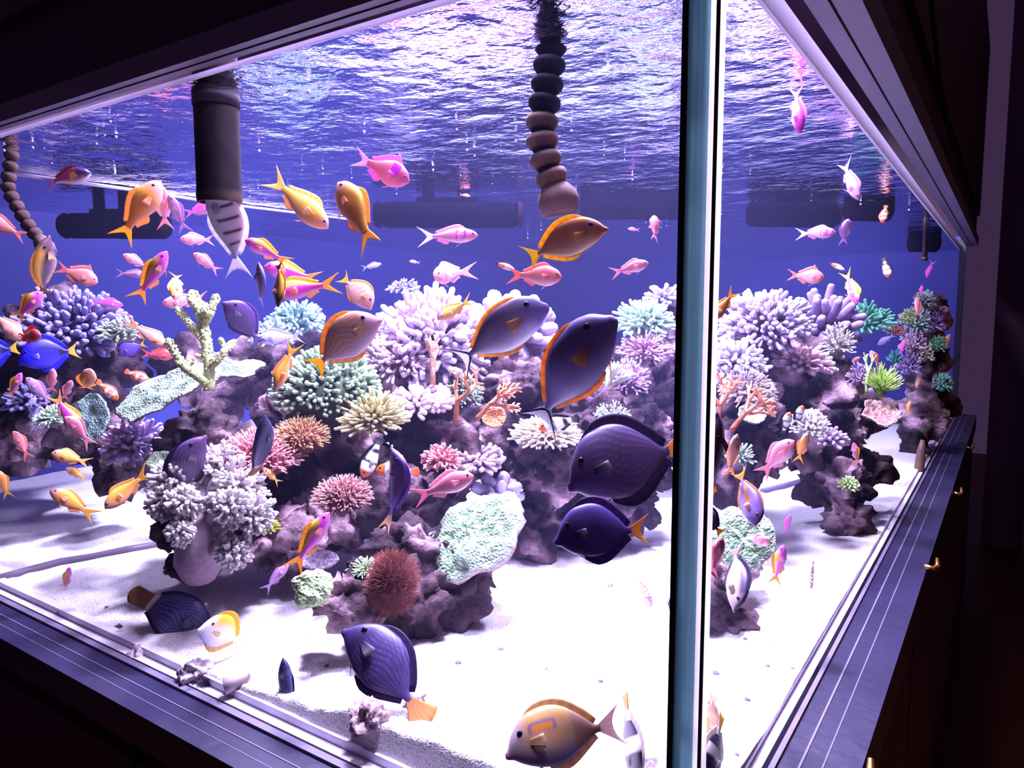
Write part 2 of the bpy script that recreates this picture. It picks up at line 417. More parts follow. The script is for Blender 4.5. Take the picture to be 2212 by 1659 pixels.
# ------------------------------------------------------------------ rocks
ROCKBVH = []
def rock(name, label, blobs, seed, cols=((0.010, 0.006, 0.010), (0.072, 0.040, 0.050), (0.52, 0.34, 0.40)), vox=0.0065, amp=1.0, cat='rock', group=None):
    "blobs (px, py, radius px, depth[, flatten]) melted into one craggy stone"
    bm = bmesh.new()
    pts = []
    for bl in blobs:
        px, py, rp, d = bl[:4]; fl = bl[4] if len(bl) > 4 else 1.0
        c = at(px, py, d); r = rp * d / F
        mt = Matrix.Translation(c) @ Matrix.Diagonal((r, r, r * fl, 1))
        bmesh.ops.create_icosphere(bm, subdivisions=3, radius=1, matrix=mt)
        pts.append(c)
    me = bpy.data.meshes.new(name); bm.to_mesh(me); bm.free()
    o = bpy.data.objects.new(name, me); COL.objects.link(o)
    md = o.modifiers.new('r', 'REMESH'); md.mode = 'VOXEL'; md.voxel_size = vox
    dg = bpy.context.evaluated_depsgraph_get(); dg.update()
    m2 = bpy.data.meshes.new_from_object(o.evaluated_get(dg))
    o.modifiers.clear(); o.data = m2; bpy.data.meshes.remove(me); m2.name = name
    nv = len(m2.vertices)
    co = np.empty(nv * 3, np.float32); m2.vertices.foreach_get('co', co); co = co.reshape(-1, 3)
    nr = np.empty(nv * 3, np.float32); m2.vertices.foreach_get('normal', nr); nr = nr.reshape(-1, 3)
    cc = np.ones((nv, 4), np.float32)
    sv = Vector((seed * 3.1, seed * 1.7, seed * .9))
    c0, c1, c2 = (np.array(c) for c in cols)
    for i in range(nv):
        p = Vector(co[i]); q = p + sv
        a = noise.noise(q * 9) * .030 + noise.noise(q * 22) * .030 + noise.noise(q * 46) * .016 + noise.noise(q * 90) * .006
        v = noise.voronoi(q * 24)[0]
        pit = max(0.0, .34 - v[0]) * .10
        bil = abs(noise.noise(q * 31)) * .034 + abs(noise.noise(q * 64 + Vector((3, 0, 0)))) * .016
        ridge = (1 - abs(noise.noise(q * 14 + Vector((5, 5, 5))))) ** 3
        a = amp * (a + .016 * (ridge - .4) - pit + .012 - bil)
        co[i] += nr[i] * a
        k = noise.noise(q * 16 + Vector((9, 0, 0))) * .5 + .5
        k2 = noise.noise(q * 6 + Vector((0, 7, 0))) * .5 + .5
        k = min(1, max(0, k * 1.3 - .2 + .5 * (ridge - .5)))
        c = c0 + (c1 - c0) * min(1, k * 1.6)
        f = max(0, min(1, (k2 - .42) * 5)) * max(0, min(1, (k - .35) * 3))
        cc[i, :3] = c + (c2 - c) * f
    m2.vertices.foreach_set('co', co.ravel())
    ca = m2.color_attributes.new('Col', 'FLOAT_COLOR', 'POINT'); ca.data.foreach_set('color', cc.ravel())
    m2.polygons.foreach_set('use_smooth', [True] * len(m2.polygons))
    m2.materials.clear(); m2.materials.append(M['rock']); m2.update()
    tag(o, label, cat, group)
    ROCKBVH.append(BVHTree.FromPolygons([Vector(c) for c in co], [tuple(p.vertices) for p in m2.polygons]))
    return o
def snap(px, py, d=None):
    "the rock surface seen at a pixel: (point, normal)"
    r = ray(px, py).normalized(); best = None
    for t in ROCKBVH:
        h = t.ray_cast(CAM, r)
        if h[0] is not None and (best is None or h[3] < best[2]):
            best = (h[0], h[1], h[3])
    if best is None:
        return at(px, py, d or 1.5), Vector((0, 0, 1))
    return best[0], best[1]
def depth_of(p):
    return (p - CAM).dot(FW)

rock('reef_rock', 'craggy dark front rock holding the lime disc coral and red algae', [(745, 1290, 55, 1.06), (820, 1275, 75, 1.10), (900, 1290, 80, 1.14), (975, 1285, 72, 1.17), (880, 1200, 75, 1.20), (985, 1200, 70, 1.22), (930, 1365, 50, 1.18), (830, 1335, 45, 1.12)], 1)
rock('reef_rock', 'brown rock behind and below the pale leather coral', [(395, 1000, 55, 1.36), (440, 1100, 85, 1.36), (530, 1090, 90, 1.38), (590, 1170, 75, 1.32), (395, 1205, 36, 1.32), (440, 940, 60, 1.42), (530, 1010, 80, 1.42), (640, 1190, 60, 1.30), (375, 1150, 40, 1.34)], 2)
rock('reef_rock', 'middle reef rock with dark hollow under the green and cream corals', [(640, 1010, 85, 1.48), (740, 960, 85, 1.50), (860, 870, 80, 1.56), (950, 960, 95, 1.52), (720, 1120, 85, 1.38), (850, 1110, 80, 1.38), (930, 1060, 70, 1.45), (800, 1030, 80, 1.5), (690, 880, 70, 1.6), (620, 910, 60, 1.6)], 3)
rock('reef_rock', 'upper reef rock under the lavender cauliflower coral', [(1000, 780, 100, 1.72), (900, 800, 85, 1.70), (1100, 770, 85, 1.74), (1000, 860, 80, 1.66)], 4)
rock('reef_rock', 'dark rough rock behind the grey unicornfish with a pale anemone on it', [(1130, 840, 85, 1.62), (1080, 950, 90, 1.58), (1200, 1000, 90, 1.52), (1180, 1110, 75, 1.55), (1290, 930, 90, 1.60), (1300, 1040, 85, 1.55), (1390, 960, 75, 1.62), (1150, 1150, 55, 1.5), (1370, 1080, 60, 1.58)], 5)
rock('reef_rock', 'distant rock with pale green branches beside the glass corner', [(1400, 790, 80, 2.05), (1350, 860, 75, 1.95), (1435, 690, 55, 2.1), (1430, 880, 70, 2.0)], 6, vox=.014)
rock('reef_rock', 'dim blue reef mass at the far left behind the blue tangs', [(130, 730, 95, 1.95), (50, 800, 95, 1.85), (225, 760, 75, 2.0), (90, 900, 95, 1.78), (210, 920, 75, 1.70), (270, 1000, 55, 1.62), (30, 960, 60, 1.8)], 7, vox=.014)
rock('reef_rock', 'hazy rock mound in the back between the two branching corals', [(560, 800, 80, 2.15), (660, 750, 70, 2.3), (620, 860, 60, 2.0), (470, 840, 70, 2.0), (400, 800, 60, 2.1)], 8, vox=.014)
rock('reef_rock', 'rock under the white-tipped coral just right of the glass corner', [(1590, 900, 85, 1.62), (1640, 780, 80, 1.75), (1560, 1000, 65, 1.5), (1580, 800, 75, 1.72), (1630, 985, 60, 1.55)], 9)
rock('reef_rock', 'tall pink and brown rock column standing on the sand beside the white anemone', [(1725, 790, 50, 1.80), (1770, 850, 70, 1.80), (1790, 950, 75, 1.75), (1815, 1040, 66, 1.70), (1825, 1115, 46, 1.66), (1725, 960, 52, 1.70), (1865, 900, 46, 1.9), (1870, 1010, 45, 1.8), (1700, 880, 50, 1.75)], 10)
rock('reef_rock', 'far pointed rock pinnacle crowded with small corals near the end of the tank', [(2008, 650, 22, 2.7), (2003, 690, 30, 2.7), (1998, 740, 36, 2.7), (2000, 790, 42, 2.7), (2000, 840, 44, 2.7), (1992, 900, 46, 2.65), (1975, 950, 38, 2.6), (2025, 880, 30, 2.75)], 11, vox=.014)
rock('reef_rock', 'dark rock low beside the glass corner under the scribbled plate coral', [(1545, 1300, 48, 1.16), (1570, 1350, 36, 1.16), (1550, 1240, 50, 1.2), (1600, 1200, 40, 1.25)], 12)
# ------------------------------------------------------------------ fish
def smooth(pts, s):
    xs = np.array([p[0] for p in pts]); ys = np.array([p[1] for p in pts])
    g = np.gradient(ys, xs)
    i = np.clip(np.searchsorted(xs, s) - 1, 0, len(xs) - 2)
    h = xs[i + 1] - xs[i]; t = (s - xs[i]) / h
    return ((2 * t ** 3 - 3 * t ** 2 + 1) * ys[i] + (t ** 3 - 2 * t ** 2 + t) * h * g[i] + (-2 * t ** 3 + 3 * t ** 2) * ys[i + 1] + (t ** 3 - t ** 2) * h * g[i + 1])
def lerp(a, b, t):
    return tuple(x + (y - x) * t for x, y in zip(a, b))
def ss(a, b, x):
    t = min(1, max(0, (x - a) / (b - a))) if a != b else float(x > a)
    return t * t * (3 - 2 * t)

# outlines: BL body length / total; top, bottom and half-width along the body; fins
SHAPES = {
 'anthias': dict(BL=.74, top=[(0, .0), (.06, .062), (.2, .125), (.38, .158), (.6, .128), (.82, .066), (1, .042)], bot=[(0, -.012), (.06, -.055), (.2, -.115), (.4, -.145), (.62, -.112), (.82, -.055), (1, -.038)],
   wid=[(0, .006), (.08, .045), (.25, .078), (.5, .07), (.8, .03), (1, .010)], tail=(.17, .17, 1.2), dors=(.26, .90, .062, .5), anal=(.62, .88, .062), pelv=(.34, .15), pect=(.30, -.1, .13), eye=(.115, .32, .021)),
 'tang': dict(BL=.80, top=[(0, -.055), (.025, -.035), (.07, .045), (.16, .145), (.38, .235), (.62, .225), (.84, .11), (.95, .035), (1, .03)], bot=[(0, -.095), (.025, -.105), (.07, -.112), (.16, -.150), (.38, -.205), (.62, -.195), (.84, -.09), (.95, -.035), (1, -.03)],
   wid=[(0, .012), (.1, .05), (.3, .075), (.6, .062), (.9, .018), (1, .010)], tail=(.17, .10, 2.0), dors=(.22, .93, .055, 1.2), anal=(.42, .93, .05), pelv=(.30, .11), pect=(.26, -.12, .13), eye=(.175, .42, .026)),
 'unicorn': dict(BL=.80, top=[(0, -.015), (.025, .012), (.07, .082), (.14, .135), (.34, .185), (.6, .175), (.85, .072), (.95, .028), (1, .024)], bot=[(0, -.060), (.025, -.078), (.07, -.095), (.16, -.130), (.36, -.170), (.62, -.155), (.85, -.066), (.95, -.028), (1, -.024)],
   wid=[(0, .014), (.1, .055), (.3, .085), (.6, .07), (.9, .018), (1, .010)], tail=(.165, .10, 2.0), dors=(.2, .93, .030, 1.2), anal=(.40, .93, .036), pelv=(.30, .10), pect=(.27, -.1, .13), eye=(.16, .45, .024)),
 'wrasse': dict(BL=.84, top=[(0, .0), (.08, .055), (.25, .115), (.5, .135), (.75, .11), (.92, .065), (1, .055)], bot=[(0, -.01), (.08, -.05), (.25, -.11), (.5, -.13), (.75, -.10), (.92, -.06), (1, -.05)],
   wid=[(0, .008), (.1, .045), (.3, .075), (.6, .065), (.9, .022), (1, .012)], tail=(.09, .0, 2), dors=(.28, .95, .035, 1.2), anal=(.55, .95, .032), pelv=(.32, .07), pect=(.27, -.1, .12), eye=(.12, .35, .017)),
 'clown': dict(BL=.80, top=[(0, .0), (.06, .075), (.22, .155), (.45, .19), (.7, .145), (.9, .075), (1, .062)], bot=[(0, -.015), (.06, -.075), (.22, -.145), (.45, -.175), (.7, -.13), (.9, -.07), (1, -.058)],
   wid=[(0, .01), (.1, .065), (.3, .095), (.6, .08), (.9, .03), (1, .014)], tail=(.105, -.03, 2), dors=(.25, .92, .07, 1), anal=(.6, .92, .06), pelv=(.34, .1), pect=(.3, -.1, .15), eye=(.13, .3, .026)),
 'banner': dict(BL=.80, top=[(0, -.04), (.08, .02), (.2, .2), (.4, .31), (.65, .26), (.88, .08), (1, .04)], bot=[(0, -.06), (.08, -.08), (.25, -.2), (.5, -.27), (.7, -.22), (.9, -.07), (1, -.035)],
   wid=[(0, .008), (.1, .04), (.3, .065), (.6, .055), (.9, .018), (1, .010)], tail=(.12, .02, 2), dors=(.25, .93, .10, 1), anal=(.5, .93, .10), pelv=(.32, .16), pect=(.28, -.1, .13), eye=(.14, .25, .025)),
 'goby': dict(BL=.86, top=[(0, .0), (.06, .045), (.2, .062), (.6, .052), (1, .03)], bot=[(0, -.02), (.06, -.04), (.2, -.05), (.6, -.045), (1, -.028)],
   wid=[(0, .02), (.08, .05), (.25, .056), (.7, .034), (1, .014)], tail=(.05, .0, 2), dors=(.3, .9, .04, .8), anal=(.6, .9, .02), pelv=(.25, .06), pect=(.24, -.1, .09), eye=(.08, .7, .017)),
}
def _sc(base, k, wk=1.0, **kw):
    d = dict(SHAPES[base]); d['top'] = [(a, h * k) for a, h in d['top']]; d['bot'] = [(a, h * k) for a, h in d['bot']]; d['wid'] = [(a, h * wk) for a, h in d['wid']]; d.update(kw); return d
SHAPES['slim'] = _sc('anthias', .8, .9)
SHAPES['deep'] = _sc('anthias', 1.38, 1.1, dors=(.22, .9, .085, .5), pelv=(.34, .18), anal=(.6, .9, .085))
SHAPES['plump'] = _sc('anthias', 1.2, 1.15)
SHAPES['round'] = _sc('tang', 1.22, 1.1, dors=(.2, .95, .085, 1.2), anal=(.36, .95, .085))
SHAPES['scaly'] = _sc('wrasse', 1.75, 1.2, tail=(.085, 0, 2), dors=(.28, .9, .03, 1.2), BL=.76)
SHAPES['fan'] = _sc('tang', .92, 1.0, tail=(.115, 0, 2), BL=.77)
SHAPES['blade'] = _sc('tang', .8, .9)

O_, OY, PK, MG, VI, LV = (.98, .36, .05), (1.0, .56, .08), (.95, .26, .40), (.85, .06, .72), (.30, .16, .62), (.62, .50, .85)
YL, WH, BK, RD, DKV, LP = (.98, .68, .06), (.88, .85, .90), (.010, .008, .016), (.72, .10, .09), (.035, .022, .11), (.96, .52, .62)
# colourings: back, flank, belly, head tint, extra patches (u0,u1,v0,v1,colour), fins, stripes
SKINS = {
 'orange': dict(c=(OY, O_, (.96, .45, .25)), head=(.93, .40, .30), tail=OY, fin=(.97, .50, .20), iris=(.35, .12, .5)),
 'gold': dict(c=((1, .80, .10), OY, (.96, .50, .30)), head=(.94, .46, .28), tail=(.98, .72, .28), fin=(.97, .6, .3), iris=(.4, .15, .5)),
 'cream': dict(c=((.97, .60, .40), (.96, .46, .34), (.96, .62, .55)), head=(.95, .5, .4), tail=(.97, .5, .3), fin=(.96, .6, .5), iris=(.4, .15, .5)),
 'pink': dict(c=((.93, .34, .40), PK, (.95, .55, .66)), head=(.93, .30, .38), tail=(.95, .45, .52), fin=(.95, .5, .62), iris=(.4, .1, .5)),
 'salmon': dict(c=((.90, .22, .20), (.93, .28, .28), (.95, .50, .52)), head=(.9, .24, .24), tail=(.92, .3, .25), fin=(.93, .32, .3), iris=(.25, .1, .4)),
 'red': dict(c=((.55, .05, .05), (.70, .08, .10), (.75, .16, .2)), head=(.65, .08, .1), tail=(.7, .15, .15), fin=(.80, .14, .05), iris=(.2, .1, .4)),
 'bartlett': dict(c=((.98, .62, .05), MG, (.75, .30, .75)), head=(.85, .12, .62), tail=OY, fin=(.96, .55, .15), iris=(.4, .1, .5), yback=.45),
 'magenta': dict(c=(MG, (.85, .10, .70), (.9, .5, .8)), head=(.88, .08, .55), tail=(.75, .25, .75), fin=(.85, .3, .7), iris=(.3, .1, .5)),
 'square': dict(c=((.95, .45, .35), (.93, .20, .42), (.93, .25, .62)), head=(.92, .16, .45), tail=(.93, .5, .65), fin=(.92, .25, .7), iris=(.3, .1, .4), pat=[(.26, .46, -.05, .9, (.72, .02, .92))]),
 'banded': dict(c=((.95, .62, .70), (.92, .30, .58), (.93, .6, .75)), head=(.92, .2, .42), tail=WH, fin=(.92, .4, .7), iris=(.2, .1, .5), pat=[(.27, .33, -.4, 1, (.65, .03, .7)), (.45, .5, -.2, 1, (.8, .1, .6)), (.3, .5, -.5, .0, (.80, .06, .65))]),
 'mauve': dict(c=((.40, .20, .42), (.42, .20, .48), (.6, .4, .6)), head=(.42, .2, .42), tail=(.55, .35, .6), fin=(.5, .3, .55), iris=(.1, .05, .2)),
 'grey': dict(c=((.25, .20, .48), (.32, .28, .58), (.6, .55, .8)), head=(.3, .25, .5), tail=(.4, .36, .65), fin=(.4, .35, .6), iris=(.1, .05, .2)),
 'bristle': dict(c=((.82, .34, .14), (.80, .38, .28), (.78, .56, .72)), head=(.78, .42, .52), tail=(.95, .62, .06), fin=(.80, .45, .12), iris=(.10, .10, .55), stripes=(46, (.96, .72, .60), .35)),
 'bristle_y': dict(c=((.84, .30, .10), (.82, .34, .16), (.86, .55, .30)), head=(.80, .28, .12), tail=(.98, .70, .04), fin=(.92, .62, .04), iris=(.06, .05, .35)),
 'dark': dict(c=((.07, .045, .17), (.10, .05, .15), (.12, .06, .17)), head=(.10, .05, .15), tail=(.92, .48, .08), fin=(.04, .016, .06), iris=(.02, .01, .04), stripes=(30, (.20, .12, .27), .6)),
 'violet': dict(c=((.08, .045, .27), (.11, .06, .32), (.10, .05, .28)), head=(.10, .055, .30), tail=(.85, .45, .07), fin=(.10, .035, .17), iris=(.01, .01, .03)),
 'scaled': dict(c=((.05, .045, .17), (.035, .03, .12), (.025, .02, .08)), head=(.05, .04, .13), tail=(.30, .13, .07), fin=(.04, .03, .1), iris=(.02, .01, .03), stripes=(40, (.17, .17, .38), .5), pat=[(.93, 1, -1, 1, (.82, .55, .45))]),
 'tancaudal': dict(c=((.035, .022, .11), (.05, .028, .13), (.045, .024, .11)), head=(.05, .03, .13), tail=(.82, .46, .16), fin=(.025, .014, .07), iris=(.02, .01, .03), stripes=(38, (.13, .09, .27), .4)),
 'naso': dict(c=((.20, .14, .44), (.27, .20, .58), (.40, .32, .68)), head=(.28, .22, .58), tail=WH, fin=(.95, .45, .03), iris=(.01, .01, .02), tailband=1),
 'naso_p': dict(c=((.20, .12, .26), (.42, .35, .55), (.78, .74, .88)), head=(.26, .22, .50), tail=WH, fin=(.90, .48, .05), iris=(.03, .02, .08), tailband=1),
 'shoulder': dict(c=((.74, .40, .12), (.72, .40, .20), (.36, .28, .48)), head=(.58, .42, .50), tail=(.88, .70, .66), fin=(.62, .42, .20), iris=(.02, .015, .05), pat=[(.27, .56, .16, .52, (.22, .13, .40)), (.30, .53, .23, .45, (.98, .36, .02)), (.72, 1.0, -1, 1, (.50, .27, .20))]),
 'hippo': dict(c=((.02, .01, .55), (.015, .01, .80), (.05, .04, .75)), head=(.015, .01, .7), tail=(.95, .65, .08), fin=(.02, .015, .6), iris=(.02, .02, .1), pat=[(.40, .92, .25, .62, (.004, .004, .03)), (.8, 1.0, -.5, .6, (.006, .005, .03))]),
 'convict': dict(c=((.80, .78, .90), (.80, .78, .90), (.85, .82, .92)), head=(.8, .78, .88), tail=(.8, .75, .88), fin=(.8, .76, .88), iris=(.03, .02, .05), pat=[(.12, .15, -.5, 1, BK), (.3, .34, -.45, .9, BK), (.47, .51, -.45, .9, BK), (.64, .68, -.4, .9, BK), (.8, .83, -.4, .9, BK)]),
 'clown': dict(c=((.80, .16, .02), (.86, .17, .02), (.88, .22, .03)), head=(.86, .17, .02), tail=(.86, .2, .03), fin=(.75, .14, .02), iris=(.01, .01, .01), pat=[(.24, .42, -1, 1, BK), (.27, .39, -1, 1, WH), (.54, .72, -1, 1, BK), (.57, .69, -1, 1, WH), (.88, 1, -1, 1, BK), (.92, 1, -1, 1, WH)]),
 'blackclown': dict(c=(BK, BK, (.02, .015, .02)), head=(.86, .16, .03), tail=BK, fin=BK, iris=(.01, .01, .01), pat=[(0, .16, -1, 1, (.86, .17, .03)), (.20, .42, -1, 1, WH), (.50, .74, -1, .8, WH), (.88, 1, -1, 1, WH)]),
 'maroon': dict(c=((.30, .02, .06), (.32, .03, .14), (.72, .66, .85)), head=(.05, .02, .12), tail=(.45, .25, .5), fin=(.25, .03, .08), iris=(.3, .1, .05), pat=[(0, .38, .0, 1, (.035, .015, .10)), (.40, .56, -.35, .45, (.90, .36, .04)), (0, 1, -1, -.45, (.75, .70, .88))]),
 'butterfly': dict(c=((.96, .52, .03), (.84, .80, .90), (.60, .55, .88)), head=(.84, .78, .88), tail=(.9, .85, .85), fin=(.96, .58, .05), iris=(.02, .02, .02), yback=.35),
 'bannerfish': dict(c=((.9, .86, .84), (.9, .86, .84), (.92, .88, .86)), head=(.9, .85, .82), tail=(.92, .66, .2), fin=(.88, .80, .72), iris=(.01, .01, .01), pat=[(.2, .42, -1, 1, (.03, .02, .07)), (.62, .86, -1, 1, (.03, .02, .07))]),
 'goby': dict(c=((.16, .05, .15), (.20, .07, .18), (.5, .35, .48)), head=(.3, .16, .34), tail=(.7, .5, .6), fin=(.8, .7, .75), iris=(.02, .01, .1), pat=[(.1 + .12 * i, .135 + .12 * i, -1, 1, (.88, .82, .88)) for i in range(8)]),
 'tipped': dict(c=((.92, .40, .22), (.90, .78, .78), (.9, .8, .8)), head=(.9, .8, .8), tail=(.10, .04, .12), fin=(.9, .5, .4), iris=(.1, .05, .1), pat=[(.6, 1, -1, 1, (.90, .22, .05))]),
 'brownyellow': dict(c=((.90, .48, .06), (.10, .045, .06), (.22, .15, .34)), head=(.15, .07, .1), tail=(.2, .08, .05), fin=(.85, .5, .10), iris=(.02, .01, .03), yback=.5),
 'tan': dict(c=((.07, .04, .12), (.60, .40, .30), (.66, .48, .34)), head=(.5, .36, .42), tail=(.55, .35, .3), fin=(.03, .02, .06), iris=(.1, .05, .3), yback=.5),
 'smoky': dict(c=((.10, .05, .24), (.17, .11, .36), (.24, .17, .44)), head=(.16, .09, .30), tail=(.26, .2, .5), fin=(.20, .12, .38), iris=(.02, .01, .05)),
 'slimviolet': dict(c=((.18, .10, .38), (.30, .20, .58), (.50, .40, .74)), head=(.26, .16, .48), tail=(.66, .42, .26), fin=(.30, .2, .55), iris=(.02, .01, .05)),
 'purpletang': dict(c=((.16, .08, .32), (.26, .18, .50), (.44, .36, .70)), head=(.24, .14, .42), tail=(.85, .42, .06), fin=(.80, .36, .05), iris=(.02, .01, .05), pat=[(.45, .8, -.2, .3, (.62, .25, .12))]),
}
def ray_col(c, i, k=.10):
    return tuple(min(1, x * (1 + (k if i % 2 else -k))) for x in c)

def fish(name, label, shape, skin, sn, tl, off, yaw=0, roll=0, bend=0.0, flip=1, group=None, eyes=True, fins=True, dep=None, splay=.35):
    "SN and TL: where the snout and the tail tip are seen; OFF: how far behind the pane; YAW: snout turned towards (+) or away from the pane"
    S, K = SHAPES[shape], SKINS[skin]
    mx, my = (sn[0] + tl[0]) / 2, (sn[1] + tl[1]) / 2
    d = dep if dep else entry(mx, my) + off
    a, b_ = at(sn[0], sn[1], d), at(tl[0], tl[1], d)
    dr = a - b_; Lp = dr.length; dr.normalize()
    view = ray(mx, my).normalized()
    dr = (dr - view * dr.dot(view)).normalized()
    n = view.cross(dr)
    if (n.dot(UP) < 0) != (flip < 0): n = -n
    cy_, sy_ = math.cos(math.radians(yaw)), math.sin(math.radians(yaw))
    X = dr * cy_ - view * sy_
    L = Lp / max(cy_, .3)
    v2 = X.cross(n).normalized()
    if v2.dot(view) > 0: v2 = -v2                     # points at the viewer
    cr, sr = math.cos(math.radians(roll)), math.sin(math.radians(roll))
    Z = (n * cr + v2 * sr).normalized()
    Y = Z.cross(X)
    mat = Matrix((X, Y, Z)).transposed().to_4x4() @ Matrix.Scale(L, 4)
    mat.translation = (a + b_) / 2
    BL = S['BL']
    def bz(x):
        return bend * max(0.0, .3 - x) ** 2 * 1.6
    def dfm(p):
        return (p[0], p[1] + bz(p[0]), p[2])
    def T(s): return float(smooth(S['top'], np.array([s]))[0])
    def B(s): return float(smooth(S['bot'], np.array([s]))[0])
    def Wd(s): return max(.004, float(smooth(S['wid'], np.array([s]))[0]))
    big = Lp / d * F > 75
    nr, nm = (90, 64) if K.get('stripes') and Lp / d * F > 100 else (64, 48) if Lp / d * F > 120 and K.get('pat') else (44, 28) if Lp / d * F > 120 else (30, 18) if big else (18, 12)
    back, flank, belly = K['c']
    yb = K.get('yback')
    def colr(s, v):
        if yb is not None:
            c = lerp(flank, back, ss(yb - .22 + (.25 * s - .1), yb + .12 + (.25 * s - .1), v)) if v > -.3 else flank
            c = lerp(c, belly, ss(-.2, -.75, v) if v < -.2 else 0)
        else:
            c = lerp(flank, back, ss(.25, .95, v))
            if v < -.1: c = lerp(c, belly, ss(-.1, -.8, v))
        c = lerp(c, K['head'], 1 - ss(.12, .28, s))
        st = K.get('stripes')
        if st and s > .2:
            w_ = .5 + .5 * math.sin((v * 1.0 + st[2] * s * 1.2 + .08 * math.sin(s * 13)) * st[0])
            c = lerp(c, st[1], w_ ** 2 * .8 * ss(.2, .3, s))
        for (u0, u1, v0, v1, pc) in K.get('pat', ()):
            e = .018
            u = s + .02 * v
            t = ss(u0 - e, u0 + e, u) * (1 - ss(u1 - e, u1 + e, u)) * ss(v0 - .06, v0 + .06, v) * (1 - ss(v1 - .06, v1 + .06, v)) if not (v0 <= -1 and v1 >= 1) else ss(u0 - e, u0 + e, u) * (1 - ss(u1 - e, u1 + e, u))
            if u0 <= 0 and v0 > -1: t = max(t, (1 - ss(u1 - e, u1 + e, u)) * ss(v0 - .06, v0 + .06, v))
            if t > 0: c = lerp(c, pc, t)
        return c
    body = MB(); vs, cs, fs = [], [], []
    for i in range(nr):
        q = i / (nr - 1); s = q * q * (3 - 2 * q) * .35 + q * .65
        t, bo, wi = T(s), B(s), Wd(s)
        if i == 0: wi *= .6
        zc, hh, x = (t + bo) / 2, max(.006, (t - bo) / 2), .5 - BL * s
        for j in range(nm):
            th = 2 * math.pi * j / nm
            sn_, cn = math.sin(th), math.cos(th)
            vs.append(dfm((x, wi * math.copysign(abs(cn) ** .9, cn), zc + hh * sn_))); cs.append(colr(s, sn_))
    for i in range(nr - 1):
        for j in range(nm):
            fs.append((i * nm + j, (i + 1) * nm + j, (i + 1) * nm + (j + 1) % nm, i * nm + (j + 1) % nm))
    fs.append(tuple(range(nm))); fs.append(tuple(reversed([(nr - 1) * nm + j for j in range(nm)])))
    body.add(vs, fs, cs)
    o = body.build(name, M['skin']); o.matrix_world = mat
    tag(o, label, 'fish', group)
    def sheet(pname, base, tips, cb, ct, t0=.006, rows=4, curve=0.0):
        "a fin between two edges, thick at its root and thin at its edge"
        k = len(base); mb = MB(); vv, cc, ff = [], [], []
        for sd in (1, -1):
            for r in range(rows + 1):
                q = r / rows
                for i in range(k):
                    p = [base[i][c] + (tips[i][c] - base[i][c]) * q for c in range(3)]
                    p[1] += sd * (t0 * (1 - q) + .0006) + curve * q * q
                    vv.append(dfm(p)); cc.append(ray_col(lerp(cb, ct, q), i))
        h = (rows + 1) * k
        for r in range(rows):
            for i in range(k - 1):
                q = (r * k + i, r * k + i + 1, (r + 1) * k + i + 1, (r + 1) * k + i)
                ff.append(q); ff.append(tuple(h + x for x in reversed(q)))
        for i in range(k - 1):
            ff.append((rows * k + i, rows * k + i + 1, h + rows * k + i + 1, h + rows * k + i))
        for r in range(rows):
            ff.append((r * k, (r + 1) * k, h + (r + 1) * k, h + r * k)); e = k - 1
            ff.append((r * k + e, h + r * k + e, h + (r + 1) * k + e, (r + 1) * k + e))
        mb.add(vv, ff, cc)
        f = mb.build(pname, M['fin'], parent=o)
        return f
    # tail
    sp, fork, pw = S['tail']; k = 13
    ph = T(1.0)
    xb = .5 - BL
    base, tips = [], []
    for i in range(k):
        q = -1 + 2 * i / (k - 1)
        base.append((xb + .012, 0, (T(1) + B(1)) / 2 + ph * .95 * q))
        if shape in ('wrasse', 'clown', 'goby', 'scaly', 'fan'):
            tips.append((xb + .0 - (.5 + xb) * (1 - .25 * q * q) if False else -.5 + .05 * q * q, 0, sp * q * 1.15))
        else:
            tips.append((-.5 + fork * (1 - abs(q) ** pw), 0, sp * q))
    tb = lerp(colr(.97, 0), K['tail'], .8)
    tf = sheet('tail_fin', base, tips, tb, K['tail'], .008, 5, bend * .03)
    if K.get('tailband'):
        mb = MB()
        for sg in (1, -1):
            pts = [dfm((xb - .005 - .002, 0, sg * ph * .2)), dfm((xb - .03, 0, sg * ph * 1.6)), dfm((-.5 + .01, 0, sg * sp * .98))]
            mb.tube(pts, [.009, .010, .003], 6, [(.012, .008, .02)] * 3)
        mb.tube([dfm((xb - .02, 0, -ph * 1.4)), dfm((xb - .006, 0, 0)), dfm((xb - .02, 0, ph * 1.4))], .011, 6, (.012, .008, .02))
        bd = mb.build('tail_band', M['fin'], parent=tf)
    if not fins: return o
    fc = K['fin']
    s0, s1, hgt, sk = S['dors']; k = 15
    base, tips = [], []
    for i in range(k):
        q = i / (k - 1); s = s0 + (s1 - s0) * q
        z = T(s) - .012; x = .5 - BL * s
        hh = hgt * min(1, (q * 6) ** .6) * (1 - .35 * q) * (1 if q < .96 else .7)
        if shape == 'deep' and i == 2: hh *= 1.9
        base.append((x, 0, z)); tips.append((x - hh * .55 - .02 * q, 0, z + .012 + hh))
    sheet('dorsal_fin', base, tips, lerp(colr((s0 + s1) / 2, .9), fc, .5), fc, .006)
    s0, s1, hgt = S['anal']; k = 11
    base, tips = [], []
    for i in range(k):
        q = i / (k - 1); s = s0 + (s1 - s0) * q
        z = B(s) + .012; x = .5 - BL * s
        hh = hgt * min(1, (q * 5 + .2) ** .6) * (1 - .4 * q)
        base.append((x, 0, z)); tips.append((x - hh * .8, 0, z - .012 - hh))
    sheet('anal_fin', base, tips, lerp(colr((s0 + s1) / 2, -.9), fc, .5), fc, .006)
    if Lp / d * F < 48: return o
    s, pl = S['pelv']; x = .5 - BL * s; z = B(s) + .012
    base = [(x + .012 - i * .012, .0, z) for i in range(4)]
